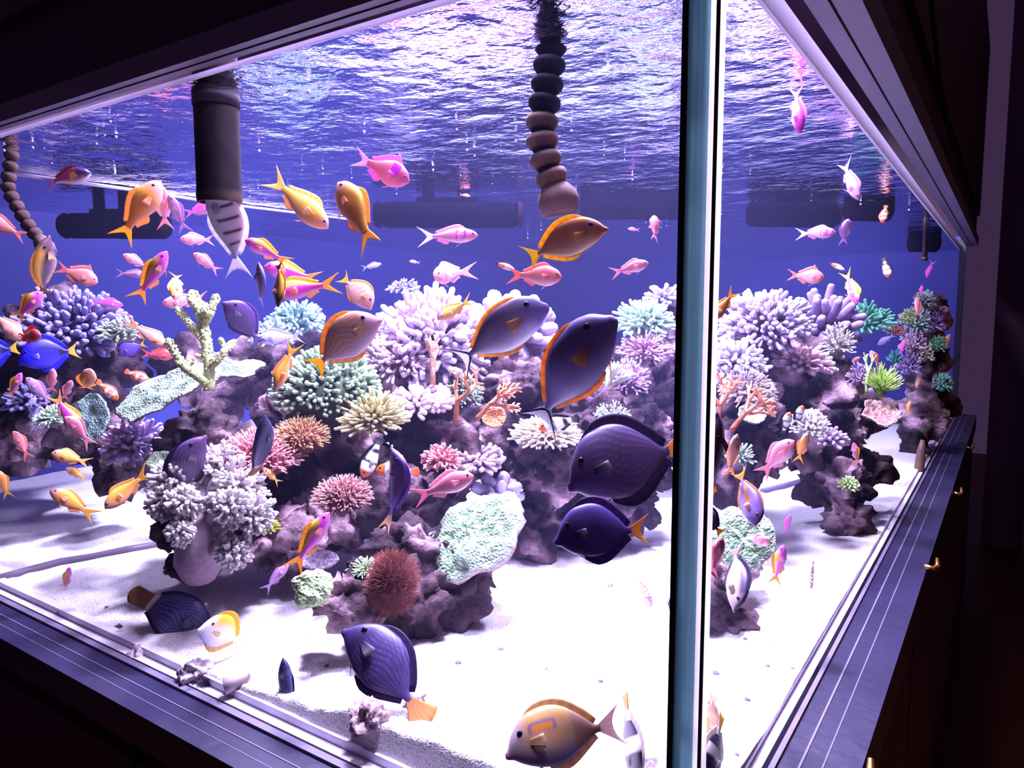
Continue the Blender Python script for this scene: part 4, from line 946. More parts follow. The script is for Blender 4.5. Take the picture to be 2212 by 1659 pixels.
# ------------------------------------------------------------------ the fish, seen from the left of the picture to its right
GP = 'anthias shoaling over the reef'
A = 'anthias'
FISH = [
 ('wrasse', 'maroon wrasse with white belly and orange cheek patch just under the surface, upper left', 'plump', 'maroon', (192, 374), (96, 398), .14, 10, 0, 0),
 (A, 'large orange anthias pointing steeply upward left of the big dark pipe', A, 'orange', (346, 391), (250, 532), .16, 12, 0, .25),
 (A, 'pink anthias almost hidden behind the large upward orange anthias', 'slim', 'pink', (347, 402), (358, 498), .30, 30, 0, 0),
 (A, 'slender mauve anthias swimming up just left of the big dark pipe', 'slim', 'mauve', (366, 424), (402, 503), .32, 25, 10, 0),
 ('wrasse', 'violet pink fish half behind the lower end of the big dark pipe', 'plump', 'magenta', (462, 447), (397, 462), .34, 0, 0, 0),
 ('tang', 'white black-barred tang with its head up inside the big dark pipe', 'blade', 'convict', (458, 400), (534, 578), .13, 20, 30, .25),
 (A, 'bright pink anthias facing left under the big dark pipe', A, 'pink', (392, 517), (462, 519), .22, 25, 0, 0),
 (A, 'pale pink anthias diving left below the bright pink one under the pipe', A, 'pink', (420, 549), (474, 588), .30, 20, 0, 0),
 (A, 'deep-bodied red orange anthias facing right near the left edge', 'deep', 'salmon', (205, 608), (124, 578), .15, 15, 0, 0),
 (A, 'pinkish red anthias cut by the left edge beside the ribbed hose', A, 'salmon', (-32, 468), (52, 512), .12, 10, 0, 0),
 (A, 'magenta anthias with yellow back rising between two orange ones at left', 'slim', 'bartlett', (360, 543), (292, 662), .10, 15, 10, .2),
 (A, 'orange anthias diving with its pale tail raised, beside the yellow-backed magenta one', A, 'orange', (378, 648), (388, 572), .20, 30, 10, -.4),
 (A, 'small pink anthias facing left behind the yellow-backed magenta one', A, 'pink', (269, 552), (322, 580), .34, 20, 0, 0),
 (A, 'dim mauve anthias low behind the small pink one at left', 'slim', 'mauve', (316, 594), (252, 590), .55, 0, 0, 0),
 (A, 'plump pink and yellow anthias climbing right above the dim left reef', 'plump', 'bartlett', (90, 632), (30, 694), .12, 15, 0, .2),
 (A, 'magenta anthias facing right in front of the dim left reef mass', A, 'magenta', (262, 659), (196, 653), .55, 0, 0, 0),
 (A, 'pink anthias partly hidden by the green staghorn coral', A, 'pink', (354, 656), (448, 644), .50, 0, 0, 0),
 (A, 'brownish orange anthias cut by the left edge above the blue tangs', 'plump', 'cream', (44, 733), (-20, 672), .10, 15, 0, 0),
 (A, 'dark red anthias turning toward the glass above the blue tang', 'deep', 'red', (84, 724), (42, 728), .14, 55, 0, 0),
 ('tang', 'brilliant blue tang with yellow tail, whole in view at left', 'round', 'hippo', (48, 772), (166, 757), .22, 5, 0, 0),
 ('tang', 'brilliant blue tang cut off by the left edge, only its yellow tail side showing', 'round', 'hippo', (-74, 772), (38, 752), .24, 5, 0, 0),
 (A, 'cream pink anthias with curved back left of the green staghorn coral', A, 'cream', (358, 748), (284, 700), .25, 20, 0, -.5),
 (A, 'dull crimson anthias hovering left of the green staghorn, over the plates', 'plump', 'red', (374, 768), (306, 764), .75, 0, 0, 0),
 ('tang', 'small dim violet tang in front of the hazy left reef', 'round', 'violet', (256, 762), (314, 742), .75, 0, 0, 0),
 ('tang', 'smoky violet tang hovering right of the green staghorn coral', 'tang', 'smoky', (492, 650), (560, 740), .22, 25, 0, .2),
 ('clownfish', 'black, orange and white clownfish over the left plate coral', 'clown', 'clown', (322, 824), (272, 802), .45, 0, 0, 0),
 (A, 'small pink and orange anthias climbing below the cut-off blue tang', 'slim', 'bartlett', (46, 806), (16, 864), .10, 20, 0, .2),
 (A, 'dusky mauve anthias sloping down beneath the whole blue tang', A, 'mauve', (58, 818), (112, 872), .30, 10, 0, 0),
 (A, 'pink anthias standing upright, left one of two below the blue tang', 'slim', 'pink', (114, 796), (112, 852), .22, 40, 20, 0),
 (A, 'pale-headed pink anthias upright, right one of two below the blue tang', 'slim', 'pink', (154, 822), (136, 866), .26, 45, 20, 0),
 (A, 'bright orange anthias curled upright above the cave at left', A, 'orange', (194, 797), (182, 866), .16, 50, 0, .3),
 ('clownfish', 'pale orange and white clownfish at the left tip of the green plate', 'clown', 'clown', (254, 862), (211, 824), .40, 10, 0, 0),
 (A, 'magenta-backed anthias diving right at left, above the pale pink one', A, 'bartlett', (172, 930), (114, 850), .16, 10, 10, 0),
 (A, 'pale pink yellow-tailed anthias overlapping the diving magenta one', 'plump', 'pink', (142, 902), (196, 956), .09, 25, 10, .3),
 (A, 'thin dim violet anthias hanging in the dark cave at left', 'slim', 'grey', (68, 850), (80, 938), .34, 10, 0, 0),
 (A, 'reddish pink anthias tilted upward near the left edge, low', A, 'salmon', (29, 932), (62, 990), .14, 20, 0, .2),
 (A, 'plump yellow-topped orange anthias facing left, low at left', 'plump', 'gold', (116, 980), (190, 1000), .10, 10, 0, .2),
 (A, 'orange anthias half hidden just under the plump yellow-topped one', A, 'orange', (144, 1012), (188, 1036), .30, 0, 0, 0),
 (A, 'small orange anthias sloping down beside the lilac bush coral', 'slim', 'salmon', (222, 941), (252, 970), .45, 0, 0, 0),
 (A, 'small coral-red anthias sloping down above the leather coral', 'slim', 'salmon', (310, 950), (344, 984), .38, 0, 0, 0),
 (A, 'orange anthias sliced by the left edge just above the sand', A, 'orange', (-6, 1016), (20, 1078), .14, 10, 0, 0),
 (A, 'orange anthias facing left over the bright left sand', A, 'orange', (112, 1060), (205, 1116), .10, 10, 0, .25),
 (A, 'orange anthias nose down with tail toward the leather coral', A, 'orange', (232, 1094), (322, 1018), .12, 5, 0, .2),
 ('tang', 'dark plum tang nose up with a yellow tail, against the pale leather coral', 'blade', 'dark', (432, 940), (362, 1108), .16, 15, 10, .2),
 (A, 'tiny pink anthias upright just above the left sand', 'slim', 'bartlett', (150, 1226), (140, 1278), .14, 20, 0, 0),
 (A, 'sliver of a red anthias at the left edge by the lower rail', 'slim', 'salmon', (-30, 1304), (20, 1280), .10, 0, 0, 0),
 ('wrasse', 'dark scaly-sided wrasse over the sand behind the white butterflyfish', 'scaly', 'scaled', (456, 1372), (280, 1278), .12, 5, 0, .1),
 ('butterflyfish', 'white butterflyfish edged in yellow orange over the front sand', 'round', 'butterfly', (438, 1350), (528, 1388), .07, 42, 10, 0),
 ('wrasse', 'small black spotted wrasse upright by the sand trench', 'wrasse', 'scaled', (612, 1424), (625, 1548), .035, 10, 35, 0),
 ('tang', 'big dark lined tang swimming away, tan tail towards the front glass', 'fan', 'tancaudal', (754, 1346), (926, 1562), .075, -12, 5, .1),
 (A, 'large yellow-backed anthias diving right of the big dark pipe', A, 'gold', (705, 490), (576, 376), .16, 10, 0, .2),
 (A, 'stout orange anthias turning away with trailing tail lobes, top centre', 'plump', 'orange', (732, 396), (822, 540), .14, -25, 25, .2),
 (A, 'rose anthias with a magenta square on its flank just under the surface', 'deep', 'square', (882, 392), (764, 338), .22, 15, 0, 0),
 (A, 'pink white-tailed anthias with two purple bands before the long pump', 'slim', 'banded', (1033, 508), (900, 512), .40, 0, 0, 0),
 (A, 'lilac pink anthias facing the glass over the back reef', 'plump', 'pink', (938, 596), (1004, 588), .60, 55, 0, .3),
 (A, 'magenta anthias with yellow back stripe beside the barred tang tail', A, 'bartlett', (533, 520), (622, 566), .16, 15, 10, .2),
 (A, 'upper of two overlapping magenta yellow-backed anthias, dark fish before it', A, 'bartlett', (574, 576), (692, 606), .22, 10, 0, 0),
 (A, 'lower of two overlapping magenta yellow-backed anthias facing left', A, 'bartlett', (592, 634), (730, 612), .14, 10, 0, .2),
 ('tang', 'thin dusky violet tang seen edge on, left of the brown one', 'blade', 'grey', (562, 572), (562, 660), .12, 35, 65, 0),
 ('tang', 'thin dark brown tang with a yellow fin seen edge on', 'blade', 'brownyellow', (604, 660), (602, 562), .09, 30, 60, 0),
 (A, 'orange anthias standing on its head beside the green dome coral', 'slim', 'orange', (596, 842), (636, 738), .14, 10, 10, .1),
 ('tang', 'big orange-brown tang with fine pale lines and yellow tail, centre', 'tang', 'bristle', (814, 678), (666, 806), .12, 8, 0, .15, 1, {'splay': .25}),
 ('tang', 'orange-brown tang just behind the finely lined one, tail up', 'tang', 'bristle', (806, 662), (736, 596), .24, 25, 0, 0, 1),
 (A, 'small yellow-backed orange anthias over the lavender cauliflower coral', A, 'gold', (949, 690), (1020, 646), .34, 10, 0, .2),
 ('unicornfish', 'pale lilac unicornfish with black-edged tail before the finger coral', 'unicorn', 'naso_p', (1176, 654), (966, 800), .12, 15, 0, .2),
 ('unicornfish', 'big violet grey unicornfish edged in orange, tail down, before the glass corner', 'unicorn', 'naso', (1312, 684), (1140, 948), .06, 22, 0, .15),
 ('tang', 'blunt orange tang with yellow fins under the jointed hose nozzle', 'blade', 'bristle_y', (1306, 484), (1122, 566), .10, 12, 0, .15),
 (A, 'salmon red anthias with sail fin swimming right below the blunt orange tang', 'plump', 'salmon', (1214, 598), (1092, 594), .30, 5, 0, 0),
 ('wrasse', 'little orange and white fish with black-tipped tail in mid water', 'wrasse', 'tipped', (1112, 583), (1070, 568), .45, 0, 0, 0),
 (A, 'rosy violet anthias swimming right near the glass corner', A, 'pink', (1400, 568), (1318, 592), .42, 5, 0, 0),
 (A, 'pink anthias seen from behind near the glass corner, fins spread', 'plump', 'pink', (1415, 466), (1414, 522), .38, -40, 50, 0, 1, {'splay': 1.0}),
 (A, 'tiny violet anthias far back left of the glass corner', 'slim', 'magenta', (1356, 494), (1382, 497), 1.2, 0, 0, 0),
 ('clownfish', 'black and white clownfish with an orange face hanging head down', 'clown', 'blackclown', (784, 1030), (824, 944), .42, 10, 20, 0),
 ('clownfish', 'orange white-barred clownfish behind the slender violet tang', 'clown', 'clown', (812, 1014), (906, 1020), .50, 0, 0, 0),
 ('tang', 'slender violet tang hanging tail down, tan tail near the scribbled plate', 'blade', 'slimviolet', (852, 968), (888, 1126), .14, 15, 55, .5),
 (A, 'pale rose anthias facing right above the scribbled plate coral', A, 'pink', (1023, 1027), (888, 1078), .16, 8, 0, 0),
 (A, 'vivid magenta yellow-finned anthias rising over the lime disc coral', 'slim', 'bartlett', (709, 1109), (630, 1240), .10, 12, 10, .15),
 (A, 'dark plum anthias in the shade below the vivid magenta one', 'slim', 'mauve', (622, 1220), (570, 1278), .22, 0, 0, 0),
 ('wrasse', 'slender black-blue speckled wrasse hanging before the pink flower coral', 'wrasse', 'scaled', (572, 900), (570, 1044), .18, 35, 40, .2),
 (A, 'pale yellow-tailed anthias below the speckled wrasse', 'slim', 'gold', (566, 1010), (606, 1046), .30, 0, 0, 0),
 ('tang', 'large dark purple tang with fine lines touching the glass corner', 'round', 'dark', (1222, 1028), (1500, 960), .14, 10, 0, 0),
 ('tang', 'round indigo tang with an orange-yellow tail beneath the fine-lined dark tang', 'round', 'violet', (1198, 1152), (1404, 1144), .07, 5, 0, 0, 1, {'splay': .8}),
 ('tang', 'tan surgeonfish with a bright orange shoulder streak above the front sand', 'tang', 'shoulder', (1090, 1612), (1346, 1562), .03, 8, 0, .1, 1, {'dep': .72}),
 ('bannerfish', 'black and white bannerfish seen edge on at the foot of the corner', 'banner', 'bannerfish', (1378, 1690), (1350, 1500), .07, 10, 72, 0, 1, {'dep': .76}),
 ('goby', 'small purple and white barred goby resting on the bare sand', 'wrasse', 'goby', (1408, 1306), (1374, 1246), .4, 10, 0, 0, 1, {'dep': 1.235}),
 (A, 'half hidden magenta anthias at the far rim of the scribbled plate', 'plump', 'bartlett', (1112, 1150), (1118, 1100), .62, 40, 30, 0),
 ('clownfish', 'black and white clownfish nestled in the pale anemone', 'clown', 'blackclown', (1164, 926), (1252, 902), .62, 0, 0, 0),
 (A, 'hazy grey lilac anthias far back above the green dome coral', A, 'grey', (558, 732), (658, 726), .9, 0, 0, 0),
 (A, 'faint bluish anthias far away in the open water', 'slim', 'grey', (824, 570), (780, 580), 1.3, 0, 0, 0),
 (A, 'pink anthias peeping from behind the cream tentacle coral', A, 'pink', (738, 858), (790, 890), .52, 0, 0, 0),
 (A, 'faint rosy anthias farthest away in mid water', 'slim', 'pink', (884, 564), (908, 568), 1.5, 0, 0, 0),
 (A, 'tiny red anthias beneath the long pump shadow', 'slim', 'salmon', (1016, 424), (992, 420), 1.1, 0, 0, 0),
 ('tang', 'dark yellow-backed tang hanging below the ribbed left hose', 'blade', 'brownyellow', (98, 512), (92, 650), .16, 25, 45, 0),
 ('tang', 'small dim indigo tang low in the hazy back, left of the green dome', 'round', 'violet', (520, 800), (570, 790), .95, 0, 0, 0),
 # through the side pane
 (A, 'pink and white banded anthias under the pump, right of the glass corner', A, 'banded', (1802, 502), (1720, 506), .42, 0, 0, 0),
 (A, 'mauve anthias facing away under the right-hand pumps', 'plump', 'mauve', (1832, 474), (1820, 530), .42, 30, 30, 0),
 (A, 'red orange anthias swimming right above the white-tipped coral', 'deep', 'salmon', (1778, 600), (1702, 594), .42, 0, 0, 0),
 ('wrasse', 'small orange and white fish with a dark tail tip in the right-hand water', 'wrasse', 'tipped', (1824, 583), (1792, 568), .6, 0, 0, 0),
 (A, 'magenta and yellow anthias diving beside the dim green weed', A, 'bartlett', (1852, 656), (1824, 582), .40, 20, 20, 0),
 ('clownfish', 'tiny striped clownfish in front of the last dark pump', 'clown', 'clown', (1906, 482), (1914, 444), .5, 20, 0, 0),
 ('clownfish', 'tiny black and white clownfish in open water near the far end', 'clown', 'blackclown', (1920, 600), (1908, 556), .5, 20, 0, 0),
 (A, 'orange anthias cut by the bright corner edge, tail up', A, 'orange', (1538, 692), (1590, 626), .18, 10, 0, 0),
 (A, 'slender brown mauve anthias hanging under the surface by the last pump', 'slim', 'mauve', (1855, 432), (1812, 342), .22, 20, 20, .2),
 (A, 'slender magenta anthias nose down against the rippling surface at right', 'slim', 'magenta', (1728, 286), (1712, 178), .14, 20, 20, .2),
 (A, 'rose anthias with a pink tail before the rock column', 'plump', 'pink', (1714, 952), (1640, 1030), .20, 20, 0, 0),
 (A, 'orange anthias nose up just under the white anemone', 'slim', 'orange', (1744, 936), (1722, 1002), .26, 30, 20, 0),
 (A, 'small magenta anthias on the dark side of the rock column', 'slim', 'bartlett', (1844, 956), (1852, 1006), .22, 20, 0, 0),
 ('clownfish', 'small white-barred clownfish touching the white anemone', 'clown', 'blackclown', (1734, 876), (1716, 920), .52, 20, 20, 0),
 ('clownfish', 'small dark clownfish left of the white anemone', 'clown', 'blackclown', (1706, 890), (1690, 940), .52, 20, 20, 0),
 ('tang', 'dark purple tang seen edge on right against the corner, tall', 'round', 'dark', (1540, 908), (1540, 1092), .06, 40, 76, 0),
 (A, 'pale orange anthias upright between the corner and the rose anthias', 'slim', 'cream', (1592, 938), (1574, 1036), .16, 20, 30, 0),
 ('unicornfish', 'violet and orange unicornfish tail up above the right-hand plate', 'unicorn', 'purpletang', (1636, 1130), (1594, 1012), .10, 25, 25, 0),
 ('tang', 'dark tang with a golden tail right beside the corner, over the plate', 'tang', 'dark', (1500, 1090), (1562, 1156), .09, 0, 0, 0),
 (A, 'pink anthias nose up under the golden tail beside the corner', 'slim', 'pink', (1560, 1160), (1536, 1250), .10, 20, 20, 0),
 (A, 'pale rose anthias turning over the right-hand plate coral', 'plump', 'pink', (1662, 1166), (1612, 1176), .16, 45, 20, .2),
 (A, 'tiny magenta anthias upright over the shaded sand, upper one', 'slim', 'magenta', (1706, 1112), (1696, 1156), .30, 15, 0, 0),
 (A, 'slender pink anthias with long tail upright over the shaded sand', 'slim', 'bartlett', (1692, 1178), (1672, 1270), .20, 20, 10, .1),
 ('goby', 'tiny barred goby standing off the sand at right', 'goby', 'goby', (1752, 1272), (1757, 1212), .18, 0, 30, 0),
 ('tang', 'tan surgeonfish with black back diving beside the right-hand dark rock', 'blade', 'tan', (1594, 1314), (1588, 1172), .08, 30, 40, 0),
 ('tang', 'yellow and lilac surgeonfish sliver at the bottom of the corner', 'blade', 'shoulder', (1524, 1612), (1544, 1492), .05, 30, 30, 0, 1, {'dep': .76}),
 ('bannerfish', 'black and white bannerfish sliver right of the corner at the bottom', 'banner', 'bannerfish', (1530, 1690), (1560, 1545), .05, 20, 68, 0, 1, {'dep': .74}),
 (A, 'tiny magenta anthias above the far pinnacle', 'slim', 'magenta', (2002, 600), (2016, 562), .45, 0, 0, 0),
 (A, 'tiny pink anthias at the left shoulder of the far pinnacle, upper one', 'slim', 'magenta', (1992, 616), (1988, 642), .35, 0, 0, 0),
 (A, 'tiny rosy red anthias at the left shoulder of the far pinnacle, lower one', 'slim', 'salmon', (1980, 642), (1982, 686), .35, 0, 0, 0),
 (A, 'small orange red anthias right of the far pinnacle, upper one', 'slim', 'orange', (2052, 722), (2030, 770), .35, 0, 0, 0),
 (A, 'small orange red anthias right of the far pinnacle, lower one', 'slim', 'salmon', (2052, 776), (2034, 824), .30, 0, 0, 0),
 (A, 'small purple anthias left of the far pinnacle', 'slim', 'magenta', (1954, 734), (1944, 770), .3, 0, 0, 0),
 (A, 'small red anthias in dim water left of the green plume', 'plump', 'salmon', (1880, 758), (1900, 792), .5, 0, 0, 0),
 (A, 'small reddish anthias behind the rock column', A, 'salmon', (1858, 772), (1834, 786), .72, 0, 0, 0),
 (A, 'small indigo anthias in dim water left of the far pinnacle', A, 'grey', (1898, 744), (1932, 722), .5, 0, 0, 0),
 (A, 'tiny orange anthias low on the far pinnacle', 'slim', 'orange', (1980, 838), (1986, 816), .22, 0, 0, 0),
 (A, 'tiny orange pink anthias at the foot of the far pinnacle', 'slim', 'orange', (1966, 866), (1960, 898), .2, 0, 0, 0),
]
for i, rw in enumerate(FISH):
    name, label, shape, skin, sn, tl, off, yaw, roll, bend = rw[:10]
    fl = rw[10] if len(rw) > 10 else 1
    kw = rw[11] if len(rw) > 11 else {}
    grp = {'anthias': GP, 'clownfish': 'clownfish among the corals', 'tang': 'tangs cruising round the reef'}.get(name)
    fish(name, label, shape, skin, sn, tl, off, yaw, roll, bend, fl, grp, **kw)
# ------------------------------------------------------------------ pumps, hoses, pipe
BKP, BRN = (.0012, .001, .0035), (.10, .055, .05)
def pump(label, cx, cy_, lp, hp, d, caps=True):
    c = at(cx, cy_, d); R = hp / 2 * d / F; L = lp * d / F
    ax = Vector((RT.x, RT.y, 0)).normalized()
    r = empty('gyre_pump', c, label, 'pump', 'pumps hanging under the water surface')
    iv = Matrix.Translation(-c)
    def pt(mb, n, mat):
        o = mb.build(n, mat, parent=r); o.matrix_parent_inverse = iv; return o
    mb = MB(); k = 12
    pts = [c + ax * L * (-.5 + i / (k - 1)) for i in range(k)]
    mb.tube(pts, [R * (.75 if i in (0, k - 1) else 1) for i in range(k)], 18, BKP); pt(mb, 'housing', M['pump'])
    mb = MB()
    for i in range(26):
        q = c + ax * L * (.04 + .42 * i / 26)
        mb.tube([q, q + ax * L * .006], R * 1.04, 18, (.0025, .002, .006))
    pt(mb, 'intake_grille', M['pump'])
    for s in (-1, 1):
        mb = MB(); mb.tube([c + ax * s * L * .47, c + ax * s * L * .505], [R * 1.03, R * .85] if s > 0 else [R * 1.03, R * .85], 18, (.012, .006, .008) if s > 0 else BKP); pt(mb, 'end_cap', M['pump'])
    mb = MB()
    for s in (-.14, .10):
        q = c + ax * L * s
        zt = max(ZW + .05, c.z + .06)
        mb.tube([q, Vector((q.x, q.y, zt))], R * .45, 8, BKP)
    mb.tube([c + ax * L * -.22 + Vector((0, 0, R)), c + ax * L * .2 + Vector((0, 0, R))], R * .35, 8, BKP)
    pt(mb, 'bracket', M['pump'])
pump('long black pump at the centre back under the surface', 970, 464, 318, 56, 1.86)
pump('dim black pump behind the orange anthias at left', 248, 488, 226, 54, 1.95)
pump('black pump cut by the glass corner, behind the hose nozzle', 1370, 446, 230, 56, 1.95)
pump('long black pump right of the glass corner', 1714, 462, 190, 56, 1.98)
pump('short black pump at right, nearer the side pane', 1876, 452, 92, 50, 2.05)
pump('far dark pump by the end of the tank', 1996, 524, 56, 40, 2.9)

def beads(name, label, path, rpx, d, cols, nozzle, n):
    "a jointed hose: ball segments along a path of pixels, then a nozzle"
    pts = [at(x, y, d) for x, y in path]
    ln = [0]
    for a, b_ in zip(pts, pts[1:]): ln.append(ln[-1] + (b_ - a).length)
    def pos(s):
        for i in range(len(pts) - 1):
            if s <= ln[i + 1]: return pts[i].lerp(pts[i + 1], (s - ln[i]) / (ln[i + 1] - ln[i]))
        return pts[-1]
    r = empty(name, pts[-1], label, 'hose'); iv = Matrix.Translation(-pts[-1])
    R = rpx * d / F
    for k in range(n):
        a, b_ = pos(ln[-1] * k / n), pos(ln[-1] * (k + 1) / n)
        t = (b_ - a)
        prof = [(0, .66), (.08, .80), (.2, 1.0), (.42, 1.06), (.62, 1.0), (.80, .82), (.92, .66), (1.06, .60)]
        c1, c2 = cols(k / n)
        mb = MB(); mb.tube([a + t * q for q, _ in prof], [R * w_ for _, w_ in prof], 16, [c2, c2, c1, c1, c1, c1, c2, c2])
        o = mb.build('hose_segment', M['matte'], parent=r); o.matrix_parent_inverse = iv
    a = pts[-1]; t = nozzle[0]
    e = at(*t, d)
    mb = MB(); v = e - a
    mb.tube([a - v * .1, a + v * .25, a + v * .6, e, e - v * .02, a + v * .5], [R * .8, R * 1.25, R * 1.35, R * nozzle[1], R * (nozzle[1] - .12), R * .6], 18, [BRN, (.22, .15, .17), (.24, .17, .19), (.2, .14, .16), (.02, .01, .02), (.01, .01, .01)])
    o = mb.build('nozzle', M['matte'], parent=r); o.matrix_parent_inverse = iv
beads('jointed_hose', 'thick jointed hose hanging into the water left of the glass corner', [(1192, -40), (1192, 60), (1188, 130), (1180, 200), (1168, 270), (1172, 320), (1186, 375), (1200, 405)], 34, .84, lambda q: ((.035, .028, .05), (.012, .01, .02)) if q < .55 else ((.26, .18, .16), (.02, .014, .03)), ((1212, 462), 1.1), 11)
beads('jointed_hose', 'thin brown jointed hose near the upper left edge', [(26, 325), (22, 365), (14, 405), (40, 452), (62, 490), (84, 515)], 14, 1.36, lambda q: ((.10, .06, .06), (.04, .025, .03)), ((108, 548), 1.1), 9)
# big pipe
p0, p1 = at(475, 438, 1.03), at(475, 438, 1.03) + Vector((0, 0, .30))
r = empty('overflow_pipe', p1, 'big dark upright pipe hanging into the water at upper left', 'pipe')
R = 46 * 1.03 / F; vs, fs = [], []
mb = MB(); n = 32
prof = [(0, 1.0), (.03, 1.03), (.06, 1.0), (.95, 1.0), (1, 1.0)]
mb.tube([p0.lerp(p1, q) for q, _ in prof], [R * w_ for _, w_ in prof], n, [(.035, .022, .022), (.05, .032, .026), (.014, .008, .013), (.016, .010, .015), (.012, .008, .012)], False)
mb.tube([p1 - Vector((0, 0, .002)), p0 + Vector((0, 0, .0005))], [R * .86, R * .86], n, (.02, .012, .02), False)
ring = []
for i in range(n):
    a = 2 * math.pi * i / n
    ring.append((p0.x + R * math.cos(a), p0.y + R * math.sin(a), p0.z)); ring.append((p0.x + R * .86 * math.cos(a), p0.y + R * .86 * math.sin(a), p0.z))
mb.add(ring, [(2 * i, 2 * i + 1, (2 * i + 3) % (2 * n), (2 * i + 2) % (2 * n)) for i in range(n)], (.12, .08, .06))
o = mb.build('pipe_wall', M['matte'], parent=r); o.matrix_parent_inverse = Matrix.Translation(-p1)
mb = MB(); mb.tube([p1 - Vector((0, 0, .17)), p1 - Vector((0, 0, .145))], R * 1.05, n, (.05, .04, .06), True); o = mb.build('pipe_collar', M['matte'], parent=r); o.matrix_parent_inverse = Matrix.Translation(-p1)
# white tube floating in the surface, thin dark rod far right
mb = MB(); mb.tube([onz(20, 374, ZW - .006), onz(300, 412, ZW - .006), onz(480, 440, ZW - .006), onz(760, 474, ZW - .006)], [.0045, .004, .0035, .003], 10, (.85, .8, .92))
tag(mb.build('air_line', M['col']), 'thin white tube lying along the water surface at upper left', 'tube')
mb = MB(); mb.tube([at(2002, 440, 2.32), at(1997, 562, 2.32)], .008, 10, (.02, .012, .02)); mb.tube([at(1997, 556, 2.32), at(1997, 563, 2.32)], .010, 10, (.03, .02, .02))
tag(mb.build('probe', M['col']), 'thin dark probe rod hanging under the rail at far right', 'probe')
# strip across the sand
def sand_at(px, py):
    r = ray(px, py); t = entry(px, py) + .001
    while t < 5:
        p = CAM + r * t
        if p.z < sand_z(p.x, p.y): break
        t += .002
    return p
mb = MB(); pth = [(-60, 1270), (0, 1254), (60, 1236), (130, 1218), (200, 1206), (270, 1192), (350, 1178)]
mb.tube([sand_at(x, y) + Vector((0, 0, .002)) for x, y in pth], [.010, .011, .009, .010, .009, .010, .009], 8, (.13, .09, .14))
tag(mb.build('cable', M['col']), 'dark cable half buried in the sand at left', 'cable')
mb = MB(); mb.tube([sand_at(x, y) + Vector((0, 0, .003)) for x, y in ((1648, 1064), (1690, 1054), (1735, 1042))], .010, 8, (.20, .15, .24))
tag(mb.build('cable', M['col']), 'short greyish cable on the sand behind the rose anthias, right of the corner', 'cable')

# ------------------------------------------------------------------ small things on the sand
def rubble(name, label, px, py, rp, col, seed, cat='rubble', flat_=.8, amp=.35, group=None, dz=.3):
    p = sand_at(px, py); d = depth_of(p); R = rp * d / F
    bm = bmesh.new(); bmesh.ops.create_icosphere(bm, subdivisions=4 if rp > 12 else 2, radius=1)
    vs = []; cs = []
    for v in bm.verts:
        q = v.co.copy(); s = Vector((seed * 3.3, seed, 0))
        k = 1 + amp * noise.noise(q * 1.6 + s) + amp * .6 * noise.noise(q * 4.2 + s) - max(0, .4 - noise.voronoi(q * 2.2 + s)[0][0]) * amp
        vs.append(p + Vector((q.x * R * k, q.y * R * k, q.z * R * flat_ * k + R * flat_ * dz)))
        t = noise.noise(q * 3 + s) * .5 + .5; cs.append(lerp(lerp(col, (.02, .015, .02), .6), col, min(1, t * 1.6)))
    fs = [[v.index for v in f.verts] for f in bm.faces]; bm.free()
    mb = MB(); mb.add(vs, fs, cs); o = mb.build(name, M['rock'], loc=tuple(p)); return tag(o, label, cat, group)
rubble('coral_rubble', 'jagged pinkish rubble piece in the sand trench by the front glass', 796, 1566, 34, (.50, .36, .40), 1, amp=.6, flat_=1.15)
rubble('coral_rubble', 'pale jagged rubble piece near the front glass at left', 424, 1455, 28, (.66, .54, .62), 2, amp=.6)
rubble('coral_rubble', 'small rubble piece under the tan tail of the lined tang', 898, 1524, 24, (.50, .38, .42), 3, amp=.6)
rubble('coral_rubble', 'small shell-like stone half buried at the front glass, far left', 180, 1384, 13, (.34, .24, .26), 4)
rubble('coral_rubble', 'wedge-shaped stone leaning on the front glass at left', 302, 1428, 24, (.56, .46, .52), 5, flat_=1.0)
rubble('coral_rubble', 'pale lump on the sand against the side pane', 1818, 1378, 14, (.66, .52, .72), 6, flat_=1.8)
for i, (x, y, rp, wh) in enumerate(((256, 1356, 8, 'violet stone chip left of the dark wrasse, nearest the left cable'), (132, 1322, 9, 'grey stone chip on the left sand by the lower rail'), (230, 1313, 4, 'tiny dark chip on the open left sand'), (356, 1443, 7, 'grey chip in front of the butterflyfish'), (990, 1433, 6, 'dark chip on the shaded sand in front of the front rock'), (706, 1440, 5, 'dark chip left of the big lined tang'), (1082, 1404, 6, 'violet chip right of the front rock shadow'), (1318, 1267, 7, 'pink chip left of the barred goby'), (1180, 1446, 4, 'tiny chip in the middle of the bare sand'), (1297, 1473, 6, 'dark sliver chip above the tan surgeonfish'), (1610, 1382, 5, 'dark chip on the right-hand shaded sand'), (1658, 1440, 5, 'chip on the bright sand right of the corner'), (1712, 1445, 4, 'black chip on the bright sand by the side pane'), (1614, 1512, 6, 'oblong dark chip low on the right-hand sand'), (1546, 1456, 7, 'dark chip beside the corner on the right'), (1726, 1495, 4, 'tiny chip nearest the side pane'), (1592, 1632, 5, 'lowest chip on the right-hand sand'), (1862, 1106, 6, 'red chip on the sand by the rock column'))):
    rubble('stone_chip', wh, x, y, rp, (.20, .13, .22) if 'pink' not in wh and 'red' not in wh else (.6, .2, .3), 20 + i, 'stone', .7, .5, 'stone chips on the sand')
